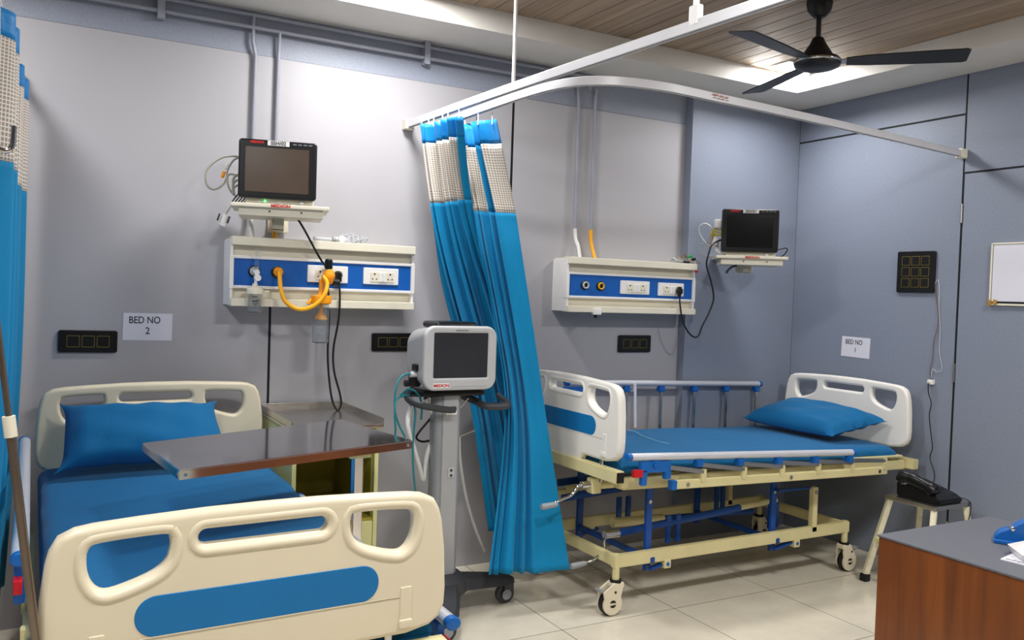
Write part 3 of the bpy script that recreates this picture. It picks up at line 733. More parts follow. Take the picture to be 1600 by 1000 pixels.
# ================================================================== CURTAIN TRACKS AND CURTAINS
TZ = 2.243
def track(name, P, label, cuts=8):
    t = thing(name, P[0], label, 'curtain track')
    pts = catmull(P, cuts) if len(P) > 2 else [V(p) for p in P]
    b = nbm(); rings = []
    for i, p in enumerate(pts):
        d = (pts[min(i+1, len(pts)-1)]-pts[max(i-1, 0)]).normalized(); n = V((d.y, -d.x, 0)).normalized()
        rings.append([b.verts.new(p+n*s*.012+V((0, 0, z))) for s, z in ((-1, -.016), (-.35, -.016), (-.35, -.008), (.35, -.008), (.35, -.016), (1, -.016), (1, .014), (.8, .017), (-.8, .017), (-1, .014))])
    for i in range(len(rings)-1):
        m = len(rings[0])
        for k in range(m): b.faces.new((rings[i][k], rings[i][(k+1) % m], rings[i+1][(k+1) % m], rings[i+1][k]))
    b.faces.new(rings[0]); b.faces.new(rings[-1]); obj('rail', b, TRACKM, t); return t
t1 = track('curtain_track', [(-2.66, .03, TZ), (-2.61, -1.0, TZ), (-2.5, -2.6, TZ), (-2.42, -3.6, TZ)], 'straight white curtain track running out from the back wall overhead')
obj('end_bracket', box(nbm(), (-2.66, .035, TZ), (.045, .05, .05), .004), IVORY, t1)
t2 = track('curtain_track', [(-2.535, .03, TZ), (-2.535, -.45, TZ), (-2.52, -.90, TZ), (-2.475, -1.13, TZ), (-2.36, -1.25, TZ), (-2.16, -1.295, TZ), (-1.93, -1.285, TZ), (-1.4, -1.25, TZ), (-.7, -1.185, TZ), (-.01, -1.12, TZ-.004)], 'curved white curtain track bending round to the door wall')
b = nbm(); box(b, (-.028, -1.12, TZ-.003), (.05, .042, .05), .006); obj('end_bracket', b, IVORY, t2)
obj('end_bracket', box(nbm(), (-2.535, .035, TZ), (.045, .05, .05), .004), IVORY, t2)
b = nbm(); cyl(b, (-2.525, -.775, TZ+.015), (-2.525, -.775, HP), .0075); box(b, (-2.525, -.775, TZ+.025), (.02, .035, .05), .004); lathe(b, [(.025, HP-.012), (.03, HP)], (-2.525, -.775, 0), 18); obj('hanger_rod', b, WHITEPL, t2)
b = nbm(); p = V((-2.525, -1.93, 0)); p.x = -2.549; cyl(b, (p.x, p.y, TZ+.015), (p.x, p.y, HP), .0095); box(b, (p.x, p.y, TZ+.03), (.024, .04, .06), .004); lathe(b, [(.025, HP-.012), (.03, HP)], (p.x, p.y, 0), 18); obj('hanger_rod', b, WHITEPL, t1)
# faint sticker printed on the curved track
b = nbm(); c = V((-1.86, -1.2965, TZ)); d = V((.53, .035, 0)).normalized(); R = Matrix((d, V((0, 0, 1)), d.cross(V((0, 0, 1))))).transposed().to_4x4(); R.translation = c+d.cross(V((0, 0, 1)))*.0005
for u, v, w_, h_ in ((-.03, .007, .03, .006), (.004, .006, .022, .005), (.032, .005, .02, .005), (-.034, -.004, .014, .003), (-.012, -.005, .016, .003), (.012, -.005, .018, .003), (.036, -.006, .012, .003)):
    prism(b, [(u-w_/2, v-h_/2), (u+w_/2, v-h_/2), (u+w_/2, v+h_/2), (u-w_/2, v+h_/2)], .0008, R)
obj('track_print', b, mat('faded_red', '#c08a80', .6), t2)

def curtain(Ledge, Redge, ztops, folds, amp, label, tmesh, thead, strips, seedv, nu=220, nv=90, flare=1.0, wmesh=1.2, ampf=None, shade=0, header_wave=.006, fmap=None, amap=None):
    """Ledge / Redge: lists of (t, Vector) down the two sides; cloth between them folds along its width"""
    rnd = random.Random(seedv); ph = [rnd.uniform(0, 6.28) for _ in range(6)]; wob = [rnd.uniform(-.35, .35) for _ in range(folds+3)]
    def edge(E, t):
        P = [p for _, p in E]; T = [q for q, _ in E]
        for i in range(len(T)-1):
            if t <= T[i+1] or i == len(T)-2:
                k = (t-T[i])/(T[i+1]-T[i])
                p0 = P[i-1] if i else P[0]*2-P[1]; p1, p2 = P[i], P[i+1]; p3 = P[i+2] if i+2 < len(P) else P[-1]*2-P[-2]
                return .5*((2*p1)+(p2-p0)*k+(2*p0-5*p1+4*p2-p3)*k*k+(3*p1-p0-3*p2+p3)*k**3)
    G = []
    for j in range(nv+1):
        t = j/nv; a, b_ = edge(Ledge, t), edge(Redge, t); d = b_-a; n = V((d.y, -d.x, 0)).normalized(); row = []
        A = amp*(1-.0*t) if ampf is None else ampf(t)
        for i in range(nu+1):
            s = i/nu; q = s*folds; k = int(q)
            s_ = fmap(s) if fmap else s
            sw = s_+.25/folds*math.sin(2*PI*s_*folds*.5+ph[0]+t*1.2)
            w = math.sin(2*PI*(sw*folds)+ph[1]); w = math.copysign(abs(w)**.75, w)*(1+wob[k]*.8)
            w += .35*math.sin(2*PI*sw*folds*2.3+ph[2]+2*t)*(.3+.7*t)
            p = a+d*s+n*(A*w*(amap(s) if amap else 1))+V((0, 0, -.004*math.sin(9*s+ph[3])*t))
            if t < thead: p.z += header_wave*math.sin(2*PI*sw*folds*.7+ph[4])
            row.append(p)
        G.append(row)
    th = thing('privacy_curtain', (edge(Ledge, 0)+edge(Redge, 0))/2, label, 'curtain')
    jm = int(round(tmesh*nv)); jh = max(1, int(round(thead*nv)))
    ul = [0.]
    for i in range(nu): ul.append(ul[-1]+(G[int(tmesh*nv*.6)][i+1]-G[int(tmesh*nv*.6)][i]).length)
    zones = {'header': [], 'net_panel': [], 'body': [], 'strip0': [], 'strip1': []}
    for j in range(nv):
        for i in range(nu):
            s = (i+.5)/nu
            if j < jh: z = 'header'
            elif j >= jm: z = 'body'
            elif any(lo <= s <= hi for lo, hi in strips): z = 'strip%d' % [lo <= s <= hi for lo, hi in strips].index(True)
            else: z = 'net_panel'
            zones[z].append((j, i))
    for z, m in (('header', CURTH), ('net_panel', NET), ('strip0', CURT), ('strip1', CURT), ('body', CURT)):
        if not zones[z]: continue
        b = nbm(); vd = {}; uv = b.loops.layers.uv.new('UVMap')
        def vv(j, i):
            if (j, i) not in vd: vd[(j, i)] = b.verts.new(G[j][i])
            return vd[(j, i)]
        for j, i in zones[z]:
            f = b.faces.new((vv(j, i), vv(j, i+1), vv(j+1, i+1), vv(j+1, i)))
            for lp, (jj, ii) in zip(f.loops, ((j, i), (j, i+1), (j+1, i+1), (j+1, i))): lp[uv].uv = (ul[ii], jj/nv*2.0)
        obj(z.rstrip('01'), b, m, th, 80, solid=.0016)
    # gliders that carry it on the track
    for i in range(folds):
        p = G[0][int((i+.5)/folds*nu)]; b = nbm(); tube(b, [p+V((0, 0, -.02)), p+V((0, 0, .012)), p+V((0, 0, .03))], .003, 6); obj('glider', b, WHITEPL, th)
    return th
X1 = lambda px, py, x: W(px, py, 'x', x)
L1 = [(0, X1(656, 199, -2.66)), (.2, Wy(667, 300, -.13)), (.33, Wy(676, 370, -.14)), (.5, Wy(690, 450, -.16)), (.68, Wy(722, 570, -.19)), (.82, Wy(744, 690, -.22)), (1, Wy(764, 832, -.26))]
R1 = [(0, X1(722, 181, -2.655)), (.2, Wy(733, 290, -.45)), (.33, Wy(749, 370, -.40)), (.5, Wy(778, 470, -.36)), (.68, Wy(812, 600, -.34)), (.82, Wy(832, 700, -.33)), (1, Wy(850, 832, -.33))]
L2 = [(0, X1(722, 196, -2.535)), (.2, Wy(738, 315, -.42)), (.33, Wy(750, 390, -.47)), (.5, Wy(770, 490, -.48)), (.68, Wy(788, 610, -.53)), (.82, Wy(784, 720, -.58)), (1, Wy(763, 898, -.64))]
R2 = [(0, X1(772, 187, -2.535)), (.2, Wy(802, 318, -.60)), (.33, Wy(815, 395, -.61)), (.5, Wy(836, 530, -.62)), (.68, Wy(852, 645, -.63)), (.82, Wy(867, 745, -.65)), (1, Wy(889, 890, -.69))]
def a1(t): return .026*(1-.35*t)
def a2(t): return .022-.008*t+.010*max(0, t-.7)
curtain(L1, R1, None, 6, .02, 'blue ward curtain bunched behind the ventilator, hanging from straight track', .235, .055, [(.09, .15), (.9, 1.)], 3, ampf=a1, amap=lambda s: min(1, (1-s)/.12+.12))
curtain(L2, R2, None, 4, .02, 'blue ward curtain hanging in front of the bed foot from curved track', .225, .06, [(.40, .58)], 11, ampf=a2, fmap=lambda s: 1-(1-s)**2.2, amap=lambda s: (1.25-.6*s)*min(1, s/.1+.12))
# curtain along the near side of the other bed
def XY(x, y, z): return V((x, y, z))
L3 = [(0, XY(-4.300, -.03, 2.19)), (.22, XY(-4.303, -.03, 1.78)), (.6, XY(-4.315, -.03, 1.05)), (1, XY(-4.36, -.03, .22))]
R3 = [(0, XY(-4.385, -1.75, 2.19)), (.22, XY(-4.385, -1.75, 1.78)), (.6, XY(-4.40, -1.75, 1.05)), (1, XY(-4.44, -1.75, .22))]
curtain(L3, R3, None, 5, .02, 'blue and net ward curtain drawn beside the bed under BED NO 2 sign', .235, .045, [(.13, .16)], 5, ampf=lambda t: .028)
t3 = track('curtain_track', [(-4.325, .03, 2.225), (-4.40, -2.0, 2.225)], 'short white curtain track above the curtain beside the drip pole')
obj('end_bracket', box(nbm(), (-4.325, .035, 2.225), (.045, .05, .05), .004), IVORY, t3)
b = nbm(); cyl(b, (-4.385, -1.6, 2.24), (-4.385, -1.6, HP), .007); obj('hanger_rod', b, WHITEPL, t3)

# ================================================================== BEDHEAD PANELS
def bedhead(x0, x1, z0, z1, outs, plates, label):
    t = thing('bedhead_panel', (x0, WY, z0), label, 'bedhead panel')
    H = z1-z0; k = lambda f: z1-f*H
    b = nbm(); box2(b, (x0+.004, -.055, z0+.008), (x1-.004, WY, z1-.004), .003); obj('housing', b, IVORY, t)
    b = nbm(); box2(b, (x0-.004, -.105, k(.125)), (x1+.004, -.04, z1), .004); obj('top_ledge', b, IVORY, t)
    b = nbm(); box2(b, (x0-.004, -.105, z0), (x1+.004, -.04, k(.885)), .004); obj('bottom_ledge', b, IVORY, t)
    b = nbm(); box2(b, (x0+.004, -.085, k(.315)), (x1-.004, -.05, k(.27)), .003); box2(b, (x0+.004, -.085, k(.745)), (x1-.004, -.05, k(.70)), .003)
    obj('lip', b, WHITEPL, t)
    b = nbm(); box2(b, (x0+.006, -.078, k(.705)), (x1-.006, -.05, k(.31)), .001); obj('blue_strip', b, TRUNKB, t)
    for x in (x0, x1):
        b = nbm(); box2(b, (x-.006, -.085, z0+.004), (x+.006, WY, z1-.012), .002); box2(b, (x-.009, -.09, k(.75)), (x+.009, -.05, k(.27)), .003); obj('end_cover', b, WHITEPL, t)
    for x, z, ring in outs:
        b = nbm(); lathe(b, [(.026, 0), (.026, .006), (.02, .008)], (x, -.077, z), 28, (0, -1, 0)); o = obj('gas_outlet', b, BLACKPL, t)
        b = nbm(); bb = bmesh.new()
        lathe(b, [(.0195, 0), (.0195, .010), (.016, .013), (.0125, .010), (.0125, 0)], (x, -.0835, z), 28, (0, -1, 0)); obj('outlet_ring', b, ring, o)
    for x, z, w, hh, layout in plates:
        b = nbm(); box(b, (x, -.080, z), (w, .012, hh), .004); o = obj('socket_plate', b, WHITEPL, t)
        b = nbm(); box(b, (x+.005, -.0865, z-.004), (w*.68, .004, hh*.6), .001); obj('module', b, IVORY, o)
        n = len(layout); ww = w*.66/sum(2 if c == 's' else 1 for c in layout); cx = x+.005-w*.33
        bh = nbm(); bs = nbm(); has = False
        for c in layout:
            u = 2*ww if c == 's' else ww; m = cx+u/2
            if c == 's':
                for dx, dz, r in ((0, .014, .0042), (-.010, -.009, .0032), (.010, -.009, .0032)): cyl(bh, (m+dx, -.0893, z-.004+dz), (m+dx, -.0882, z-.004+dz), r, 12)
            else:
                has = True; box(bs, (m, -.0895, z-.004), (u*.85, .004, hh*.55), .0015)
            cx += u
        obj('socket_hole', bh, BLACKPL, o)
        if has: obj('rocker_switch', bs, WHITEPL, o)
        else: bs.free()
    return t
def on(px, py, y=-.08): return W(px, py, 'y', y)
a, b_, c, d = on(397, 424), on(433, 425), on(512, 428.5), on(595, 432)
p1 = bedhead(-3.507, -2.663, 1.337, 1.640, [(a.x, a.z, LGREY), (b_.x, b_.z, ORANGE)], [(c.x, c.z, .19, .078, 'sss'), (d.x, d.z, .175, .078, 'srrs')], 'ivory bedhead service panel with yellow oxygen hose plugged in')
PA, PB, PC, PD = a, b_, c, d
a, b_, c, d = on(914, 445.5), on(938, 447), on(992, 449.5), on(1048, 452.5)
p2 = bedhead(-1.776, -.905, 1.344, 1.638, [(a.x, a.z, LGREY), (b_.x, b_.z, mat('yellow_ring', '#d9a514', .4))], [(c.x, c.z, .20, .075, 'srrs'), (d.x, d.z, .185, .075, 'srrs')], 'ivory bedhead service panel by the corner column, one black plug in it')
QD = d
b = nbm(); q = on(932, 488, -.1); box(b, (q.x, -.10, q.z+.004), (.05, .03, .035), .005); fx = obj('rail_clip', b, WHITEPL, p2)
b = nbm(); cyl(b, (q.x-.005, -.10, q.z-.03), (q.x-.005, -.10, q.z-.012), .008); obj('clip_screw', b, BLACKPL, fx)

# things plugged into and lying on the panels
def cable(name, P, r, m, label, cat, smooth=6, group=None):
    o = obj(name, tube(nbm(), [V(p) for p in P], r, 10, smooth), m); tag(o, label, cat, group); return o
# suction jar with gauge stem
q = on(398, 470, -.13); jx, jz = q.x, q.z
sj = thing('suction_jar', (jx, -.13, jz-.06), 'clear suction jar with white lid hanging from the white gas outlet', 'suction jar')
b = nbm(); lathe(b, [(.026, -.052), (.031, -.048), (.032, .032), (.030, .034), (.029, -.045), (.02, -.049)], (jx, -.13, jz), 28); obj('jar', b, CLEAR, sj)
b = nbm(); lathe(b, [(.034, .03), (.035, .034), (.035, .05), (.030, .056), (.012, .060), (.011, .075)], (jx, -.13, jz), 28); cyl(b, (jx+.03, -.13, jz+.042), (jx+.06, -.14, jz+.04), .005); obj('lid', b, IVORY, sj)
b = nbm()
for dz, w in ((.018, .024), (.0, .03), (-.004, .02), (-.012, .026), (-.018, .014)): box(b, (jx-.006, -.1625, jz+dz), (w, .001, .003))
obj('graduation', b, INK, sj)
b = nbm(); cyl(b, (jx+.002, -.13, jz+.07), (jx+.004, -.125, jz+.115), .006); cyl(b, (PA.x, -.09, PA.z), (jx+.005, -.14, PA.z-.005), .012); cyl(b, (jx+.006, -.155, jz+.10), (jx+.006, -.135, jz+.10), .014); obj('regulator', b, WHITEPL, sj)
b = nbm(); q = on(402, 388, -.13); tube(b, [(jx+.006, -.13, PA.z+.005), (q.x, -.13, q.z)], .008, 14); obj('gauge_tube', b, CLEAR, sj)
# oxygen flowmeter with humidifier bottle
q = on(505, 503, -.17); hx, hz = q.x-.012, q.z
oh = thing('oxygen_humidifier', (hx, -.17, hz-.09), 'orange capped oxygen humidifier bottle hanging on its yellow hose', 'humidifier')
b = nbm(); lathe(b, [(.030, -.095), (.036, -.09), (.0365, .06), (.034, .082), (.032, .082), (.0345, .058), (.034, -.086), (.02, -.091)], (hx, -.17, hz), 28); obj('bottle', b, CLEAR, oh)
b = nbm(); lathe(b, [(.030, .078), (.045, .083), (.046, .088), (.046, .112), (.043, .118), (.02, .12), (.012, .135), (.011, .19)], (hx, -.17, hz), 28); cyl(b, (hx-.042, -.17, hz+.10), (hx-.06, -.17, hz+.078), .008); obj('cap', b, ORANGE, oh)
b = nbm(); lathe(b, [(.03, .012), (.028, .018), (.008, .045), (.007, .078), (.018, .084)], (hx, -.17, hz), 22); obj('diffuser_cone', b, ORANGE, oh)
b = nbm()
for dz, w in ((-.02, .03), (-.03, .035), (-.036, .03), (-.044, .034), (-.05, .018)): box(b, (hx-.012, -.2068, hz+dz), (w, .001, .003))
obj('bottle_print', b, GREYINK, oh)
vx, vz = hx+.033, hz+.19
b = nbm(); cyl(b, (vx-.03, -.17, vz+.002), (vx+.015, -.17, vz), .02); lathe(b, [(.018, 0), (.026, .012), (.026, .03), (.016, .05)], (vx, -.17, vz-.005), 20); cyl(b, (vx, -.17, vz), (vx, -.08, vz), .012); obj('valve_body', b, ORANGE, oh)
b = nbm(); lathe(b, [(.014, 0), (.018, .006), (.0175, .04), (.012, .046)], (vx-.003, -.17, vz+.046), 18); obj('control_knob', b, BLACKPL, oh); obj('side_knob', cyl(nbm(), (vx+.018, -.17, vz-.012), (vx+.047, -.17, vz-.014), .017), BLACKPL, oh)
b = nbm(); tube(b, [(hx+.006, -.168, hz+.13), (hx+.008, -.168, hz+.185)], .010, 12); obj('flow_tube', b, GLASSWHITE, oh)
Q = [(PB.x, -.085, PB.z), (PB.x, -.12, PB.z), W(437, 432, 'y', -.15), W(439, 452, 'y', -.17), W(446, 471, 'y', -.18), W(463, 482, 'y', -.19), W(480, 482, 'y', -.20), W(497, 473, 'y', -.21), W(508, 458, 'y', -.215), W(511, 442, 'y', -.205), W(505, 432, 'y', -.19)]
hs = obj('hose', tube(nbm(), Q, .0095, 12, 6), YELLOW); hs.name = 'oxygen_hose'; tag(hs, 'thick yellow oxygen hose looping between outlet and humidifier valve', 'hose')
b = nbm(); lathe(b, [(.017, 0), (.021, .004), (.021, .02), (.014, .026)], (PB.x, -.085, PB.z), 22, (0, -1, 0)); obj('plug', b, ORANGE, hs)
# power plugs and cords at the first panel
pq = on(529, 430, -.1)
pl = thing('mains_cable', (pq.x, -.1, pq.z), 'black mains cord looping down from the plug beside the orange valve', 'power cord')
b = nbm(); lathe(b, [(.02, 0), (.02, .012), (.012, .03), (.008, .035)], (pq.x, -.088, pq.z), 16, (0, -1, 0)); box(b, (pq.x+.002, -.105, pq.z-.012), (.022, .022, .04), .007); obj('plug', b, BLACKPL, pl)
obj('cord', tube(nbm(), [(pq.x, -.11, pq.z-.02), W(531, 465, 'y', -.12), W(529, 500, 'y', -.12), W(521, 545, 'y', -.11), W(522, 580, 'y', -.10), W(531, 615, 'y', -.1), W(533, 632, 'y', -.1), W(527, 641, 'y', -.1), W(519, 625, 'y', -.1), W(514, 590, 'y', -.09), W(512, 550, 'y', -.09), W(514, 500, 'y', -.09), W(513, 460, 'y', -.088), W(513, 440, 'y', -.088)], .0048, 10, 6), CABLE, pl)
cable('monitor_cable', [W(462, 337, 'y', -.16), W(475, 358, 'y', -.15), W(488, 382, 'y', -.14), W(499, 402, 'y', -.13), W(507, 414, 'y', -.10), W(512, 421, 'y', -.088)], .0048, CABLE, 'black cord slanting from the SSH/02 monitor shelf down to a socket', 'cord')
# tubing coil with connectors on the ledge
lp = on(490, 371, -.06); rp = on(572, 376, -.06); z0 = 1.640
tb = thing('catheter_tubing', ((lp.x+rp.x)/2, -.06, z0), 'clear tubing and white connectors lying on the ivory panel ledge', 'tubing')
b = nbm(); cyl(b, (lp.x, -.06, z0+.012), (lp.x+.085, -.06, z0+.011), .009, 14); obj('syringe_barrel', b, GLASSWHITE, tb)
b = nbm(); cyl(b, (lp.x+.088, -.06, z0+.012), (lp.x+.105, -.06, z0+.012), .011); obj('connector', b, MGREY, tb)
b = nbm(); lathe(b, [(.012, 0), (.016, .004), (.016, .014)], (lp.x+.125, -.075, z0+.017), 18, (0, -1, 0)); cyl(b, (lp.x+.10, -.06, z0+.014), (lp.x+.15, -.06, z0+.016), .010); obj('stopcock', b, WHITEPL, tb)
b = nbm()
for k in range(5):
    cx = lp.x+.15+.022*k; rr = .021-.003*abs(k-1)
    P = [(cx+.016*math.cos(a)+.006*math.sin(3*a), -.06+.03*math.sin(a), z0+rr+.003+rr*math.sin(a+.6*k)) for a in [2*PI*i/16 for i in range(17)]]
    tube(b, P, .0038, 8)
obj('coil', b, GLASSWHITE, tb)
# lead clips on the second panel
cp = on(1065, 407, -.06); z0 = 1.638
cl = thing('lead_clips', (cp.x, -.06, z0), 'tangle of sensor lead clips resting on the second panel ledge', 'lead clips')
rnd = random.Random(4)
b = nbm()
for k in range(7):
    P = [(cp.x-.07+.03*k+rnd.uniform(-.02, .02), -.06+rnd.uniform(-.035, .03), z0+.006+rnd.uniform(0, .034)) for _ in range(5)]
    tube(b, P, .003, 8, 5)
obj('lead_wire', b, GREYCABLE, cl)
for m, dx, dz in ((BROWNCL, .005, .03), (GREENCL, .05, .032), (BLACKPL, .075, .02), (BLACKPL, .03, .008), (LGREY, -.06, .016), (LGREY, -.02, .012)):
    b = nbm(); box(b, (cp.x+dx, -.07, z0+dz*1.3), (.036, .018, .016), .006, (0, rnd.uniform(-.5, .5), rnd.uniform(-.5, .5))); obj('clip', b, m, cl)
q = on(1087, 420, -.095); b = nbm(); box(b, (q.x, -.095, q.z), (.016, .014, .05), .005, (0, -.45, 0)); obj('clip', b, REDPL, cl)
b = nbm(); tube(b, [(cp.x+.04, -.06, z0+.015), (cp.x+.075, -.085, z0+.012), (q.x-.006, -.095, q.z+.022)], .003, 8, 5); obj('lead_wire', b, GREYCABLE, cl)

# ================================================================== MONITORS ON WALL SHELVES
def monitor(loc, yaw, code, screenm, label, slabel, drop, arm):
    """local: x right, -y out of the screen; z = 0 the shelf top"""
    sh = thing('monitor_shelf', loc, slabel, 'monitor shelf', yaw, 'monitor wall shelves')
    t = thing('patient_monitor', loc, label, 'monitor', yaw, 'patient monitors')
    P = lambda nm, bm, m, par=t: obj(nm, bm, m, par, 38, True)
    b = nbm(); box2(b, (-.185, -.14, -.016), (.215, .13, 0), .003); box2(b, (-.155, -.12, -.05), (.19, .12, -.014), .003)
    s0 = P('shelf_plate', b, IVORY, sh)
    b = nbm()
    for x in (-.03, .1): cyl(b, (x, -.122, -.03), (x, -.1195, -.03), .004)
    P('screw', b, DGREY, s0)
    b = nbm(); box2(b, (-.02, -.04, -drop), (.03, .01, -.05), .003); box2(b, (-.02, -.04, -drop), (.03, arm, -drop+.05), .003); box2(b, (-.04, arm-.012, -drop), (.05, arm, -drop+.08), .002)
    P('wall_bracket', b, IVORY, sh)
    b = nbm(); box2(b, (-.13, -.10, .0), (.15, .05, .05), .006); st = P('stand', b, IVORY)
    w, h = .318, .245; zc = .022+h/2
    b = nbm(); plate(b, rrect(w, h, .014, 5), [], .03, .008, at(FRONT, (0, -.115, zc))); bz = P('bezel', b, BLACKPL)
    b = nbm(); box2(b, (-w/2+.012, -.102, .03), (w/2-.012, -.02, .022+h-.012), .012); P('back_housing', b, DGREY)
    b = nbm(); box(b, (-.003, -.1292, zc-.003), (.258, .003, .186), .0005); P('screen', b, screenm)
    b = nbm(); box(b, (.0, -.1308, .022+h-.013), (.088, .001, .021)); ls = P('code_label', b, WHITEPL)
    b = nbm(); textm(b, code, .0225, at(FRONT, (0, -.1318, .022+h-.0132)), bold=.0002, sx=.95); P('code_text', b, INK, ls)
    b = nbm(); textm(b, 'MEDION', .013, at(FRONT, (-.086, -.1302, .022+h-.0125)), bold=.0008, sx=1.05); P('brand_text', b, REDINK)
    b = nbm()
    for k in range(4): box(b, (.066+.0215*k, -.1302, .022+h-.0125), (.015, .001, .005))
    P('key_mark', b, GREYINK)
    b = nbm(); textm(b, 'MEDION', .018, at(FRONT, (.015, -.1415, -.008)), bold=.0005, sx=1.15); P('brand_text', b, REDINK, sh)
    b = nbm(); lathe(b, [(.011, 0), (.009, .006), (.003, .008)], (.1, -.10, .011), 18, (0, -1, 0)); P('knob', b, WHITEPL, st)
    b = nbm(); box(b, (-.07, -.1005, .011), (.016, .002, .008)); box(b, (.012, -.1005, .013), (.018, .002, .008)); P('button', b, WHITEPL, st)
    b = nbm(); lathe(b, [(.004, 0), (.003, .003)], (-.05, -.10, .014), 12, (0, -1, 0)); P('led', b, GREEN if code.endswith('2') else WHITEPL, st)
    return t, sh
def loc_of(L, yaw, p): return V(L)+Matrix.Rotation(yaw, 3, 'Z') @ V(p)
M1L, M1Y = V((-3.335, -.155, 1.772)), math.radians(-14)
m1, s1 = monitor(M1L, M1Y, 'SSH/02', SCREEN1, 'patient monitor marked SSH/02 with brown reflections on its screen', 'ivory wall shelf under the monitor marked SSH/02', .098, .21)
M2L, M2Y = V((-.62, -.20, 1.690)), math.radians(-36)
m2, s2 = monitor(M2L, M2Y, 'SSH/01', SCREEN2, 'dark screened patient monitor marked SSH/01 by the room corner', 'ivory swivel shelf under the monitor marked SSH/01', .09, .14)
# leads at the first monitor
def L1p(x, y, z): return loc_of(M1L, M1Y, (x, y, z))
lw = obj('monitor_leads', tube(nbm(), [L1p(-.145, -.06, .19), L1p(-.175, -.05, .20), L1p(-.23, -.05, .19), L1p(-.285, -.05, .14), L1p(-.29, -.05, .08), L1p(-.262, -.05, .055), L1p(-.225, -.05, .075), L1p(-.2, -.05, .12), L1p(-.17, -.05, .12), L1p(-.145, -.05, .11)], .0042, 8, 6), GREYCABLE)
tag(lw, 'grey sensor leads looped at the side of the SSH/02 monitor', 'leads')
b = nbm(); tube(b, [L1p(-.145, -.05, .20), L1p(-.18, -.05, .185), L1p(-.205, -.05, .14), L1p(-.205, -.05, .09), L1p(-.19, -.05, .05), L1p(-.165, -.05, .03)], .0042, 8, 6)
for k in range(3): tube(b, [L1p(-.145, -.05, .07+.022*k), L1p(-.165, -.05, .078+.022*k), L1p(-.182, -.05, .06+.02*k), L1p(-.178, -.05, .035)], .005, 8, 5)
obj('lead', b, GREYCABLE, lw)
b = nbm(); box(b, L1p(-.222, -.05, .12), (.014, .012, .03), .004, (0, .3, 0)); obj('tag', b, ORANGE, lw)
b = nbm(); box(b, L1p(-.21, -.05, .155), (.012, .01, .025), .004, (0, .3, 0)); obj('tag', b, WHITEPL, lw)
b = nbm()
for k in range(5): bar(b, L1p(-.185+.012*k, -.07, .004), L1p(-.155+.011*k, -.05, .05-.004*k), .006, .004, .001)
obj('plug', b, BLACKPL, lw)
sp = thing('finger_sensor', L1p(-.21, -.06, -.06), 'white clip sensor dangling below the SSH/02 monitor shelf', 'sensor')
b = nbm(); box(b, L1p(-.215, -.07, -.075), (.03, .025, .055), .01, (0, .3, 0)); obj('body', b, WHITEPL, sp)
b = nbm(); box(b, L1p(-.235, -.085, -.062), (.007, .01, .032), .003, (0, .3, 0)); box(b, L1p(-.195, -.085, -.072), (.007, .01, .032), .003, (0, .3, 0)); obj('grip', b, BLACKPL, sp)
obj('lead', tube(nbm(), [L1p(-.205, -.07, -.045), L1p(-.19, -.06, -.015), L1p(-.18, -.05, .0)], .003, 8, 4), GREYCABLE, sp)
def L2p(x, y, z): return loc_of(M2L, M2Y, (x, y, z))
lw = obj('monitor_leads', tube(nbm(), [L2p(-.145, -.05, .12), L2p(-.19, -.05, .15), L2p(-.24, -.05, .185), L2p(-.275, -.04, .17), L2p(-.27, -.04, .12), L2p(-.23, -.04, .07), L2p(-.19, -.05, .055), L2p(-.16, -.05, .05)], .0045, 8, 6), WHITEHOSE)
tag(lw, 'white and yellow sensor leads bunched beside the SSH/01 monitor', 'leads')
b = nbm(); 
for k in range(4): tube(b, [L2p(-.145, -.05, .155-.012*k), L2p(-.185-.006*k, -.05, .17-.015*k), L2p(-.20-.005*k, -.05, .13-.01*k), L2p(-.165, -.05, .10-.015*k)], .0045, 8, 5)
obj('lead', b, mat('yellow_wire', '#c9b21a', .4), lw)
b = nbm(); box(b, L2p(-.175, -.06, .185), (.04, .03, .05), .005, (0, 0, M2Y)); box(b, L2p(-.185, -.06, .085), (.03, .03, .05), .006, (0, .3, M2Y)); box(b, L2p(-.165, -.07, .025), (.05, .02, .02), .005, (0, .7, M2Y)); obj('plug', b, WHITEPL, lw)
b = nbm(); box(b, L2p(-.215, -.05, .095), (.025, .02, .05), .006, (0, .2, M2Y)); obj('plug', b, MGREY, lw)
b = nbm(); tube(b, [L2p(-.2, -.04, .05), L2p(-.26, -.03, .07), L2p(-.27, -.03, .03), L2p(-.24, -.03, .0), L2p(-.2, -.04, -.005), L2p(-.17, -.04, .0)], .003, 8, 5); obj('lead', b, GREYCABLE, lw)
pc = thing('mains_cable', (QD.x, -.1, QD.z), 'black mains cord hanging in a loop from the column side socket to SSH/01 monitor', 'power cord')
q = on(1061, 455, -.1); b = nbm(); box(b, (q.x, -.105, q.z), (.036, .026, .034), .008); lathe(b, [(.014, 0), (.008, .02)], (q.x, -.105, q.z-.012), 12, (0, 0, -1)); lathe(b, [(.005, 0), (.014, .02)], (q.x, -.105, q.z+.005), 12, (0, 0, 1)); obj('plug', b, BLACKPL, pc)
obj('cord', tube(nbm(), [(q.x, -.105, q.z-.02), W(1063, 480, 'y', -.115), W(1068, 505, 'y', -.12), W(1079, 523, 'y', -.13), W(1090, 526, 'y', -.14), W(1097, 510, 'y', -.15), W(1108, 488, 'y', -.16), W(1115, 466, 'y', -.17), W(1111, 440, 'y', -.18), W(1104, 415, 'y', -.19), W(1107, 398, 'y', -.2), W(1113, 382, 'y', -.2), L2p(-.15, -.06, .095)], .0048, 10, 6), CABLE, pc)
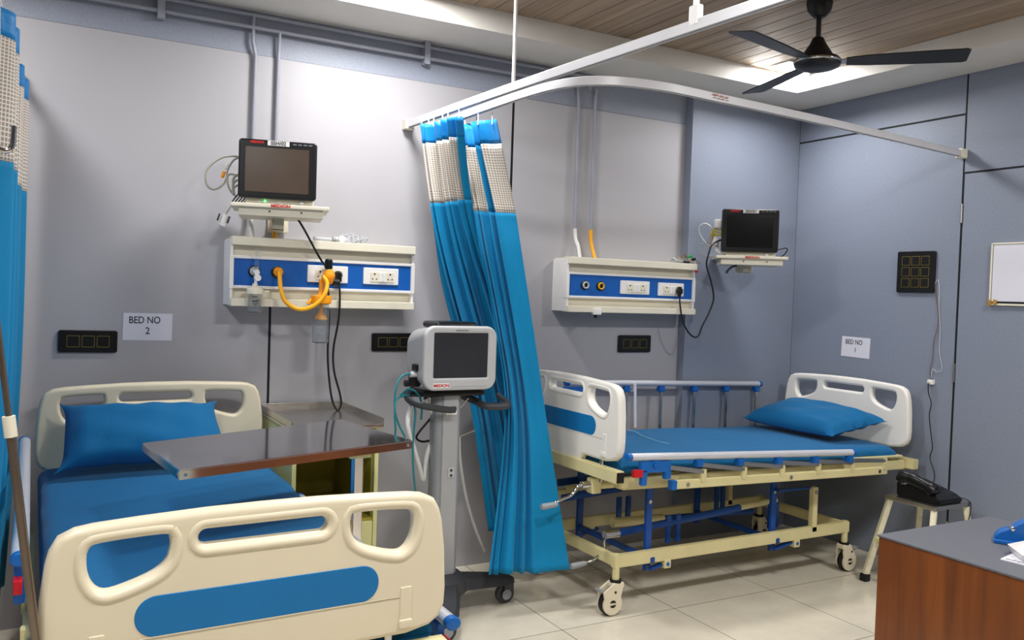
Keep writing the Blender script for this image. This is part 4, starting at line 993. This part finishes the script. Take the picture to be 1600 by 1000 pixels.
cable('power_lead', [L2p(.155, -.07, .04), L2p(.19, -.06, .05), L2p(.218, -.05, .055), L2p(.224, -.04, .04), L2p(.205, -.02, .012), L2p(.18, 0, .004)], .0035, CABLE, 'short black lead curling behind the SSH/01 monitor onto its shelf', 'lead')
b = nbm(); tube(b, [L2p(-.06, -.05, -.055), L2p(-.085, -.06, -.062), L2p(-.11, -.07, -.085), L2p(-.115, -.07, -.10)], .014, 10, 5, sy=.4); tag(obj('bracket_strap', b, DGREY), 'dark grey strap hanging under the SSH/01 monitor shelf', 'strap')

# ================================================================== GAS PIPES
def pipe(P, label, r=.0085, low=None, lowm=None, group=None):
    o = obj('gas_pipe', tube(nbm(), [V(p) for p in P], r, 12), PIPE); tag(o, label, 'pipe', group)
    if low: obj('end_hose', tube(nbm(), [V(p) for p in low], .010, 12, 5), lowm, o)
    return o
PY = .03
pipe([(-5.2, PY, 2.635), (-1.62, PY, 2.632), (-1.60, PY, 2.60), (-1.60, PY, 2.56)], 'upper grey gas pipe running along under the soffit')
pipe([(-5.2, PY, 2.580), (-1.72, PY, 2.578)], 'lower grey gas pipe running along the blue grey band')
def WX(px, py): 
    p = W(px, py, 'y', PY); return p
q1, q2, q3, q4 = WX(402, 90), WX(436, 100), WX(905, 220), WX(930, 220)
pipe([(q1.x-.02, PY, 2.635), (q1.x-.02, PY, 2.60), (q1.x-.02, PY+.004, 2.52), (q1.x-.005, PY+.012, 2.46), (q1.x-.01, PY+.012, 1.80)], 'grey drop pipe ending in a white hose behind the SSH/02 monitor', low=[(q1.x-.01, PY+.012, 1.80), (q1.x-.012, PY, 1.72), (q1.x-.008, PY-.03, 1.635)], lowm=WHITEPL)
pipe([(q2.x, PY, 2.578), (q2.x, PY+.012, 2.46), (q2.x-.004, PY+.012, 1.80)], 'grey drop pipe ending in a yellow hose behind the SSH/02 monitor', low=[(q2.x-.004, PY+.012, 1.80), (q2.x-.006, PY, 1.72), (q2.x-.006, PY-.03, 1.635)], lowm=YELLOW)
obj_ = pipe([(q3.x-.012, PY+.012, 2.578), (q3.x-.004, PY+.012, 2.48), (q3.x, PY+.012, 1.80)], 'grey drop pipe ending in a white hose above the second bedhead panel', low=[(q3.x, PY+.012, 1.80), (q3.x+.005, PY+.008, 1.74), (q3.x+.012, PY-.01, 1.70), (q3.x+.012, PY-.03, 1.635)], lowm=WHITEPL)
pipe([(q4.x+.004, PY+.012, 2.578), (q4.x, PY+.012, 2.48), (q4.x, PY+.012, 1.80)], 'grey drop pipe ending in a yellow hose above the second bedhead panel', low=[(q4.x, PY+.012, 1.80), (q4.x+.003, PY+.005, 1.72), (q4.x+.008, PY-.03, 1.635)], lowm=YELLOW)
for px, py in ((252, 8), (667, 72)):
    q = WX(px, py); b = nbm(); box2(b, (q.x-.015, PY+.008, 2.547), (q.x+.015, WY+.004, 2.667-.008), .002); box(b, (q.x, PY-.012, 2.607), (.03, .004, .12), .001)
    for z in (2.655, 2.56): box(b, (q.x, PY+.002, z), (.03, .03, .012), .002)
    tag(obj('pipe_clamp', b, PIPE), 'grey pipe clamp holding both pipes ' + ('above the SSH/02 monitor side of wall' if px < 400 else 'midway along the band'), 'clamp', 'pipe clamps')

# ================================================================== SWITCH PLATES, SIGNS
def switchplate(M, w, h, cols, rows, label, cat='switch plate', lit=None):
    t = tag(obj('switch_plate', plate(nbm(), rrect(w, h, .008, 4), [], .014, .004, M @ Matrix.Translation((0, 0, .007))), BLACKPL), label, cat)
    pw = w*.76/cols; phh = h*(.62 if rows == 1 else .80)/rows; s = min(pw, phh)
    for r in range(rows):
        for c in range(cols):
            cx = (c-(cols-1)/2)*pw; cy = ((rows-1)/2-r)*phh; k = s*.41
            b = nbm(); plate(b, rrect(s*.86, s*.86, .003, 2), [rrect(s*.78, s*.78, .002, 2)], .003, .0004, M @ Matrix.Translation((cx, cy, .0145))); obj('gold_border', b, GOLD, t)
            b = nbm(); plate(b, rrect(s*.76, s*.76, .002, 2), [], .004, .001, M @ Matrix.Translation((cx, cy, .014))); obj('switch_module', b, BLACKPL, t)
    return t
rl = Matrix.Rotation(-.01, 4, 'Z')
switchplate(at(FRONT, (-4.052, WY, 1.173)) @ rl, .222, .092, 3, 1, 'black three-switch plate on the wall beside the BED NO 2 sign')
switchplate(at(FRONT, (-2.70, WY, 1.172)), .222, .090, 3, 1, 'black switch plate half hidden behind the ventilator head')
switchplate(at(FRONT, (-1.215, WY, 1.166)), .232, .098, 3, 1, 'black three-switch plate on the wall below the second bedhead panel')
switchplate(at(FACEX, (0, -.873, 1.625)), .232, .228, 3, 3, 'large black nine-switch plate on the blue grey wall')
def sign(M, w, h, l1, l2, label, s1, off):
    t = tag(obj('paper_sign', plate(nbm(), [(-w/2, -h/2), (w/2, -h/2-.002), (w/2+.001, h/2), (-w/2+.002, h/2+.001)], [], .0016, .0004, M @ Matrix.Translation((0, 0, .001))), PAPER), label, 'sign')
    b = nbm(); textm(b, l1, s1, M @ Matrix.Translation((off, h*.24, .0022)), .0003, sx=.82, bold=.0003); textm(b, l2, s1, M @ Matrix.Translation((0, -h*.16, .0022)), .0003, sx=.9, bold=.0003); obj('lettering', b, INK, t)
sign(at(FRONT, (-3.823, WY, 1.236)), .197, .115, 'BED NO', '2', 'white paper sign BED NO 2 beside the black three-switch plate over the headboard', .042, -.012)
sign(at(FACEX, (0, -.492, 1.182)) @ Matrix.Rotation(-.015, 4, 'Z'), .20, .118, 'BED NO', '1', 'white paper sign BED NO 1 on the blue grey wall over the headboard', .040, -.012)

# white board on the door
t = thing('notice_board', (0, -1.3, 1.45), 'white framed notice board taped at its lower corner on the door', 'notice board')
y0, y1, z0, z1 = -1.80, -1.296, 1.452, 1.768
obj('sheet', box2(nbm(), (-.010, y0+.012, z0+.02), (-.002, y1-.012, z1-.006)), PAPER, t)
b = nbm(); box2(b, (-.014, y1-.008, z0), (-.001, y1, z1), .002); box2(b, (-.014, y0, z1-.008), (-.001, y1, z1), .002); box2(b, (-.014, y0, z0), (-.001, y1, z0+.010), .002); box2(b, (-.014, y0, z0), (-.001, y0+.008, z1), .002); obj('frame', b, IVORY, t)
obj('gap_strip', box2(nbm(), (-.011, y0+.01, z0+.011), (-.004, y1-.035, z0+.021)), BLACK, t)
b = nbm(); box(b, (-.016, y1-.006, z0+.012), (.003, .022, .03), .001); box(b, (-.0165, y1-.035, z0+.016), (.003, .02, .026), .001); obj('tape', b, TAPE, t)

# thin wires and phone cord on the blue grey wall
pw = W(1463, 440, 'x', -.006); jk = W(1455, 597, 'x', -.01)
cable('wall_wire', [W(1460, 440, 'x', -.006), W(1462, 462, 'x', -.006), W(1466, 490, 'x', -.006), W(1465, 510, 'x', -.006), W(1459, 535, 'x', -.006), W(1457, 560, 'x', -.006), W(1453, 580, 'x', -.006), W(1455, 595, 'x', -.008)], .0018, MATS['brown_clip'], 'thin brown wire trailing from nine-switch plate down the wall', 'wire')
cable('wall_wire', [W(1461, 443, 'x', -.006), W(1466, 437, 'x', -.006), W(1468, 455, 'x', -.006), W(1467, 480, 'x', -.005), W(1469, 510, 'x', -.005), W(1468, 550, 'x', -.005), W(1472, 576, 'x', -.006), W(1464, 581, 'x', -.006), W(1457, 577, 'x', -.006), W(1455, 590, 'x', -.006)], .0014, WHITEHOSE, 'thin pale wire looping beside nine-switch plate above the phone socket', 'wire')
ps = thing('phone_socket', jk, 'small white phone socket low on the wall below nine-switch plate', 'socket')
b = nbm(); box(b, (-.012, jk.y, jk.z), (.022, .034, .026), .004); obj('body', b, WHITEPL, ps)
b = nbm(); cyl(b, (-.024, jk.y+.004, jk.z), (-.03, jk.y+.004, jk.z), .008); obj('plug', b, IVORY, ps)

# ================================================================== STEP STOOL AND TELEPHONE
st = thing('step_stool', (-.23, -1.16, 0), 'cream legged step stool with steel top carrying the telephone', 'step stool')
sx0, sx1, sy0, sy1, sz = -.375, -.085, -1.305, -1.015, .452
b = nbm(); box2(b, (sx0, sy0, sz-.022), (sx1, sy1, sz), .003); obj('top', b, STEEL, st)
for x, y, dx, dy in ((sx0, sy0, -.085, -.03), (sx0, sy1, -.085, .03), (sx1, sy0, .03, -.03), (sx1, sy1, .03, .03)):
    ix = x+(.02 if x == sx0 else -.02); iy = y+(.02 if y == sy0 else -.02)
    b = nbm(); bar(b, (ix, iy, sz-.02), (x+dx, y+dy, .03), .028, .028, .003); lg = obj('leg', b, mat('chipped_cream_paint', '#dcd6bb', .5, var=.15, vscale=25), st)
    b = nbm(); box(b, (x+dx, y+dy, .02), (.04, .04, .04), .006); obj('rubber_foot', b, RUBBER, lg)
b = nbm(); bar(b, (sx0-.045, sy0-.01, .22), (sx0-.045, sy1+.01, .22), .02, .02); bar(b, (sx1, sy0-.01, .22), (sx1, sy1+.01, .22), .02, .02); obj('stretcher', b, YCREAM, st)
ph = thing('telephone', (-.235, -1.17, sz), 'black desk telephone sitting on the step stool', 'telephone')
b = nbm(); Mx = at(Matrix(((0, 0, 1, 0), (-1, 0, 0, 0), (0, 1, 0, 0), (0, 0, 0, 1))), (-.33, -1.165, sz))
prism(b, [(-.115, 0), (.125, 0), (.128, .02), (.09, .04), (-.085, .082), (-.118, .072)], .19, Mx); bmesh.ops.bevel(b, geom=b.edges[:], offset=.006, segments=2, affect='EDGES'); obj('body', b, BLACKPL, ph)
b = nbm(); hx = -.335
hx = -.315
tube(b, [(hx, -1.06, sz+.078), (hx, -1.068, sz+.092), (hx, -1.12, sz+.098), (hx, -1.19, sz+.082), (hx, -1.25, sz+.062), (hx, -1.262, sz+.052)], [.02, .03, .026, .024, .028, .02], 14, 5, sy=1.3)
obj('handset', b, BLACKPL, ph)
b = nbm()
for i in range(4):
    for j in range(3): box(b, (-.24+.03*j, -1.13-.02*i, sz+.074-.0048*i), (.018, .012, .006), .002)
obj('keypad', b, DGREY, ph)
cable('phone_cable', [(-.03, jk.y+.004, jk.z-.004), (-.024, jk.y+.003, jk.z-.06), W(1455, 630, 'x', -.02), W(1452, 650, 'x', -.02), W(1455, 680, 'x', -.02), W(1457, 700, 'x', -.02), W(1453, 715, 'x', -.02), W(1459, 735, 'x', -.03), W(1460, 748, 'x', -.04), (-.12, -1.10, sz+.03), (-.16, -1.12, sz+.035)], .0026, CABLE, 'wavy black phone cord running down the wall to the telephone', 'cord')
obj('line_lead', tube(nbm(), [(-.15, -1.25, sz+.02), (-.12, -1.29, sz+.015), (-.10, -1.31, sz-.01), (-.13, -1.32, sz-.09), (-.16, -1.31, sz-.16)], .0026, 8, 5), CABLE, ph)

# ================================================================== DESK
dx0, dx1, dy0, dy1, dz = -2.058, -1.50, -3.9, -2.258, .75
dk = thing('desk', ((dx0+dx1)/2, (dy0+dy1)/2, 0), 'brown wooden desk with grey laminate top', 'desk')
b = nbm(); box2(b, (dx0+.003, dy0, 0), (dx1-.003, dy1-.004, dz-.006), .002); obj('carcass', b, DESKWOOD, dk)
b = nbm(); box2(b, (dx0, dy0, dz-.006), (dx1, dy1, dz), .0015); obj('desktop', b, DESKTOP, dk)
# blue dispenser, white tray, note paper
di = thing('tape_dispenser', (-1.74, -2.5, dz), 'blue plastic dispenser with arched handle on the grey desktop', 'dispenser')
Mx = Matrix.Translation((-1.795, -2.462, dz)) @ Matrix.Rotation(math.radians(-58), 4, 'Z') @ Matrix(((1, 0, 0, 0), (0, 0, -1, .025), (0, 1, 0, 0), (0, 0, 0, 1)))
b = nbm(); plate(b, smooth_poly([(0, .008), (.0, .03), (.03, .048), (.07, .075), (.12, .082), (.17, .075), (.19, .04), (.19, .008), (.1, .006)], 4), [smooth_poly([(.075, .035), (.085, .055), (.12, .062), (.15, .055), (.16, .03), (.12, .025)], 4)], .05, .006, Mx @ Matrix.Translation((0, 0, .0))); obj('body', b, BLUEPL, di)
b = nbm(); plate(b, rrect(.21, .012, .004, 3, .095, .006), [], .07, .003, Mx); obj('base', b, BLUEPL, di)
b = nbm(); box(b, V((-1.765, -2.485, dz+.045)), (.016, .03, .014), .003, (0, -.5, math.radians(-38))); obj('cutter', b, CHROME, di)
b = nbm()
P0 = [W(1574, 850, 'z', dz+.025), W(1600, 845, 'z', dz+.025), W(1640, 858, 'z', dz+.025), W(1598, 868, 'z', dz+.025)]
c0 = sum(P0, V())/4; lo = [c0+(p-c0)*.72+V((0, 0, -.0245)) for p in P0]
A = [b.verts.new(p) for p in P0]; B = [b.verts.new(p) for p in lo]
Ai = [b.verts.new(c0+(p-c0)*.93) for p in P0]; Bi = [b.verts.new(c0+(p-c0)*.7+V((0, 0, -.02))) for p in P0]
for i in range(4):
    k = (i+1) % 4; b.faces.new((A[i], A[k], B[k], B[i])); b.faces.new((A[k], A[i], Ai[i], Ai[k])); b.faces.new((Ai[k], Ai[i], Bi[i], Bi[k]))
b.faces.new(B); b.faces.new(Bi[::-1])
tag(obj('desk_tray', b, WHITEPL), 'shallow white plastic tray on the desk beside the blue dispenser', 'tray')
b = nbm(); P0 = [W(1563, 873, 'z', dz+.004), W(1592, 860, 'z', dz+.004), W(1680, 880, 'z', dz+.004), W(1640, 892, 'z', dz+.004)]
A = [b.verts.new(p) for p in P0]; b.faces.new(A); ex = bmesh.ops.extrude_face_region(b, geom=b.faces[:]); bmesh.ops.translate(b, vec=(0, 0, -.0035), verts=[v for v in ex['geom'] if isinstance(v, bmesh.types.BMVert)])
nt = tag(obj('note_pad', b, PAPER), 'white note pad with a row of small marks lying on the desk', 'note pad')
b = nbm()
for k in range(6):
    p = P0[0].lerp(P0[3], .14+.13*k).lerp(P0[1], .10); box(b, p+V((0, 0, .0006)), (.006, .012, .0006), 0, (0, 0, .6))
obj('row_marks', b, GREYINK, nt)

# ================================================================== CEILING FAN AND SMOKE DETECTOR
FX, FY, FZ = -1.26, -1.24, 2.49
fn = thing('ceiling_fan', (FX, FY, HP), 'dark brown three-blade ceiling fan hanging from the plank ceiling', 'ceiling fan')
obj('canopy', lathe(nbm(), [(.055, 2.76), (.056, 2.745), (.05, 2.715), (.03, 2.69), (.022, 2.685)], (FX, FY, 0), 28), FANB, fn)
obj('down_rod', cyl(nbm(), (FX, FY, 2.57), (FX, FY, 2.70), .011), FANB, fn)
obj('motor_cup', lathe(nbm(), [(.018, 2.60), (.024, 2.595), (.035, 2.57), (.055, 2.54), (.066, 2.52), (.07, 2.515)], (FX, FY, 0), 32), FANB, fn)
obj('motor', lathe(nbm(), [(.06, 2.518), (.088, 2.51), (.099, 2.498), (.1, 2.488), (.096, 2.474), (.075, 2.463), (.03, 2.458)], (FX, FY, 0), 40), FANB, fn)
obj('motor_ring', lathe(nbm(), [(.099, 2.497), (.102, 2.493), (.102, 2.489), (.099, 2.485)], (FX, FY, 0), 40), CHROME, fn)
for th in (313, 73, 193):
    R = Matrix.Translation((FX, FY, FZ)) @ Matrix.Rotation(math.radians(th), 4, 'Z')
    b = nbm(); plate(b, [(.12, -.035), (.2, -.05), (.4, -.06), (.585, -.066), (.60, -.055), (.60, .05), (.58, .06), (.4, .055), (.2, .045), (.12, .035)], [], .006, .002, R @ Matrix.Rotation(math.radians(-10), 4, 'X')); bl = obj('blade', b, FANB, fn)
    b = nbm(); prism(b, [(.085, -.015), (.13, -.03), (.18, -.03), (.18, .03), (.13, .03), (.085, .015)], .005, R @ Matrix.Translation((0, 0, -.001)) @ Matrix.Rotation(math.radians(-6), 4, 'X')); obj('blade_iron', b, CHROME, bl)
DX, DY = -.425, -.375
sd = thing('smoke_detector', (DX, DY, HP), 'white round smoke detector on the planks near the recess corner', 'smoke detector')
obj('base', lathe(nbm(), [(.052, HP), (.053, HP-.012), (.05, HP-.02)], (DX, DY, 0), 30), WHITEPL, sd)
obj('sensor_dome', lathe(nbm(), [(.046, HP-.018), (.044, HP-.035), (.036, HP-.048), (.02, HP-.052)], (DX, DY, 0), 30), WHITEPL, sd)
b = nbm()
for k in range(14):
    a = 2*PI*k/14; box(b, (DX+.0455*math.cos(a), DY+.0455*math.sin(a), HP-.027), (.004, .012, .012), 0, (0, 0, a))
obj('vent_slot', b, MGREY, sd)

# ================================================================== IV POLE LEANING AT THE BED CORNER
iv = thing('iv_pole', (-4.235, -2.06, .6), 'worn steel drip pole leaning at the bed foot corner near the curtain', 'iv pole')
A, B = V((-4.222, -2.055, .545)), V((-4.306, -2.06, 1.26)); dirv = (B-A).normalized()
obj('lower_tube', cyl(nbm(), A, A+dirv*.62, .0085, 16), POLE, iv)
T = V((-4.375, -2.06, 1.85)); obj('upper_tube', cyl(nbm(), A+dirv*.6, T, .0058, 14), POLE, iv)
obj('collar', cyl(nbm(), A+dirv*.585, A+dirv*.625, .0115, 16), IVORY, iv)
for s in (1, -1):
    b = nbm(); c = T
    tube(b, [c, c+V((s*.03, 0, .005)), c+V((s*.05, 0, -.03)), c+V((s*.05, 0, -.15)), c+V((s*.055, 0, -.178)), c+V((s*.067, 0, -.188)), c+V((s*.079, 0, -.178)), c+V((s*.082, 0, -.14))], .005, 10, 5); obj('hook', b, CHROME, iv)

# ================================================================== WORLD / VIEW
w = bpy.data.worlds.new('room_air'); SC.world = w; w.use_nodes = True
w.node_tree.nodes['Background'].inputs['Color'].default_value = (.05, .055, .065, 1); w.node_tree.nodes['Background'].inputs['Strength'].default_value = .3
vs = SC.view_settings; vs.view_transform = 'Standard'; vs.look = 'None'; vs.gamma = 1; vs.use_curve_mapping = False; vs.exposure = .6
SC.cycles.max_bounces = 8; SC.cycles.use_denoising = True
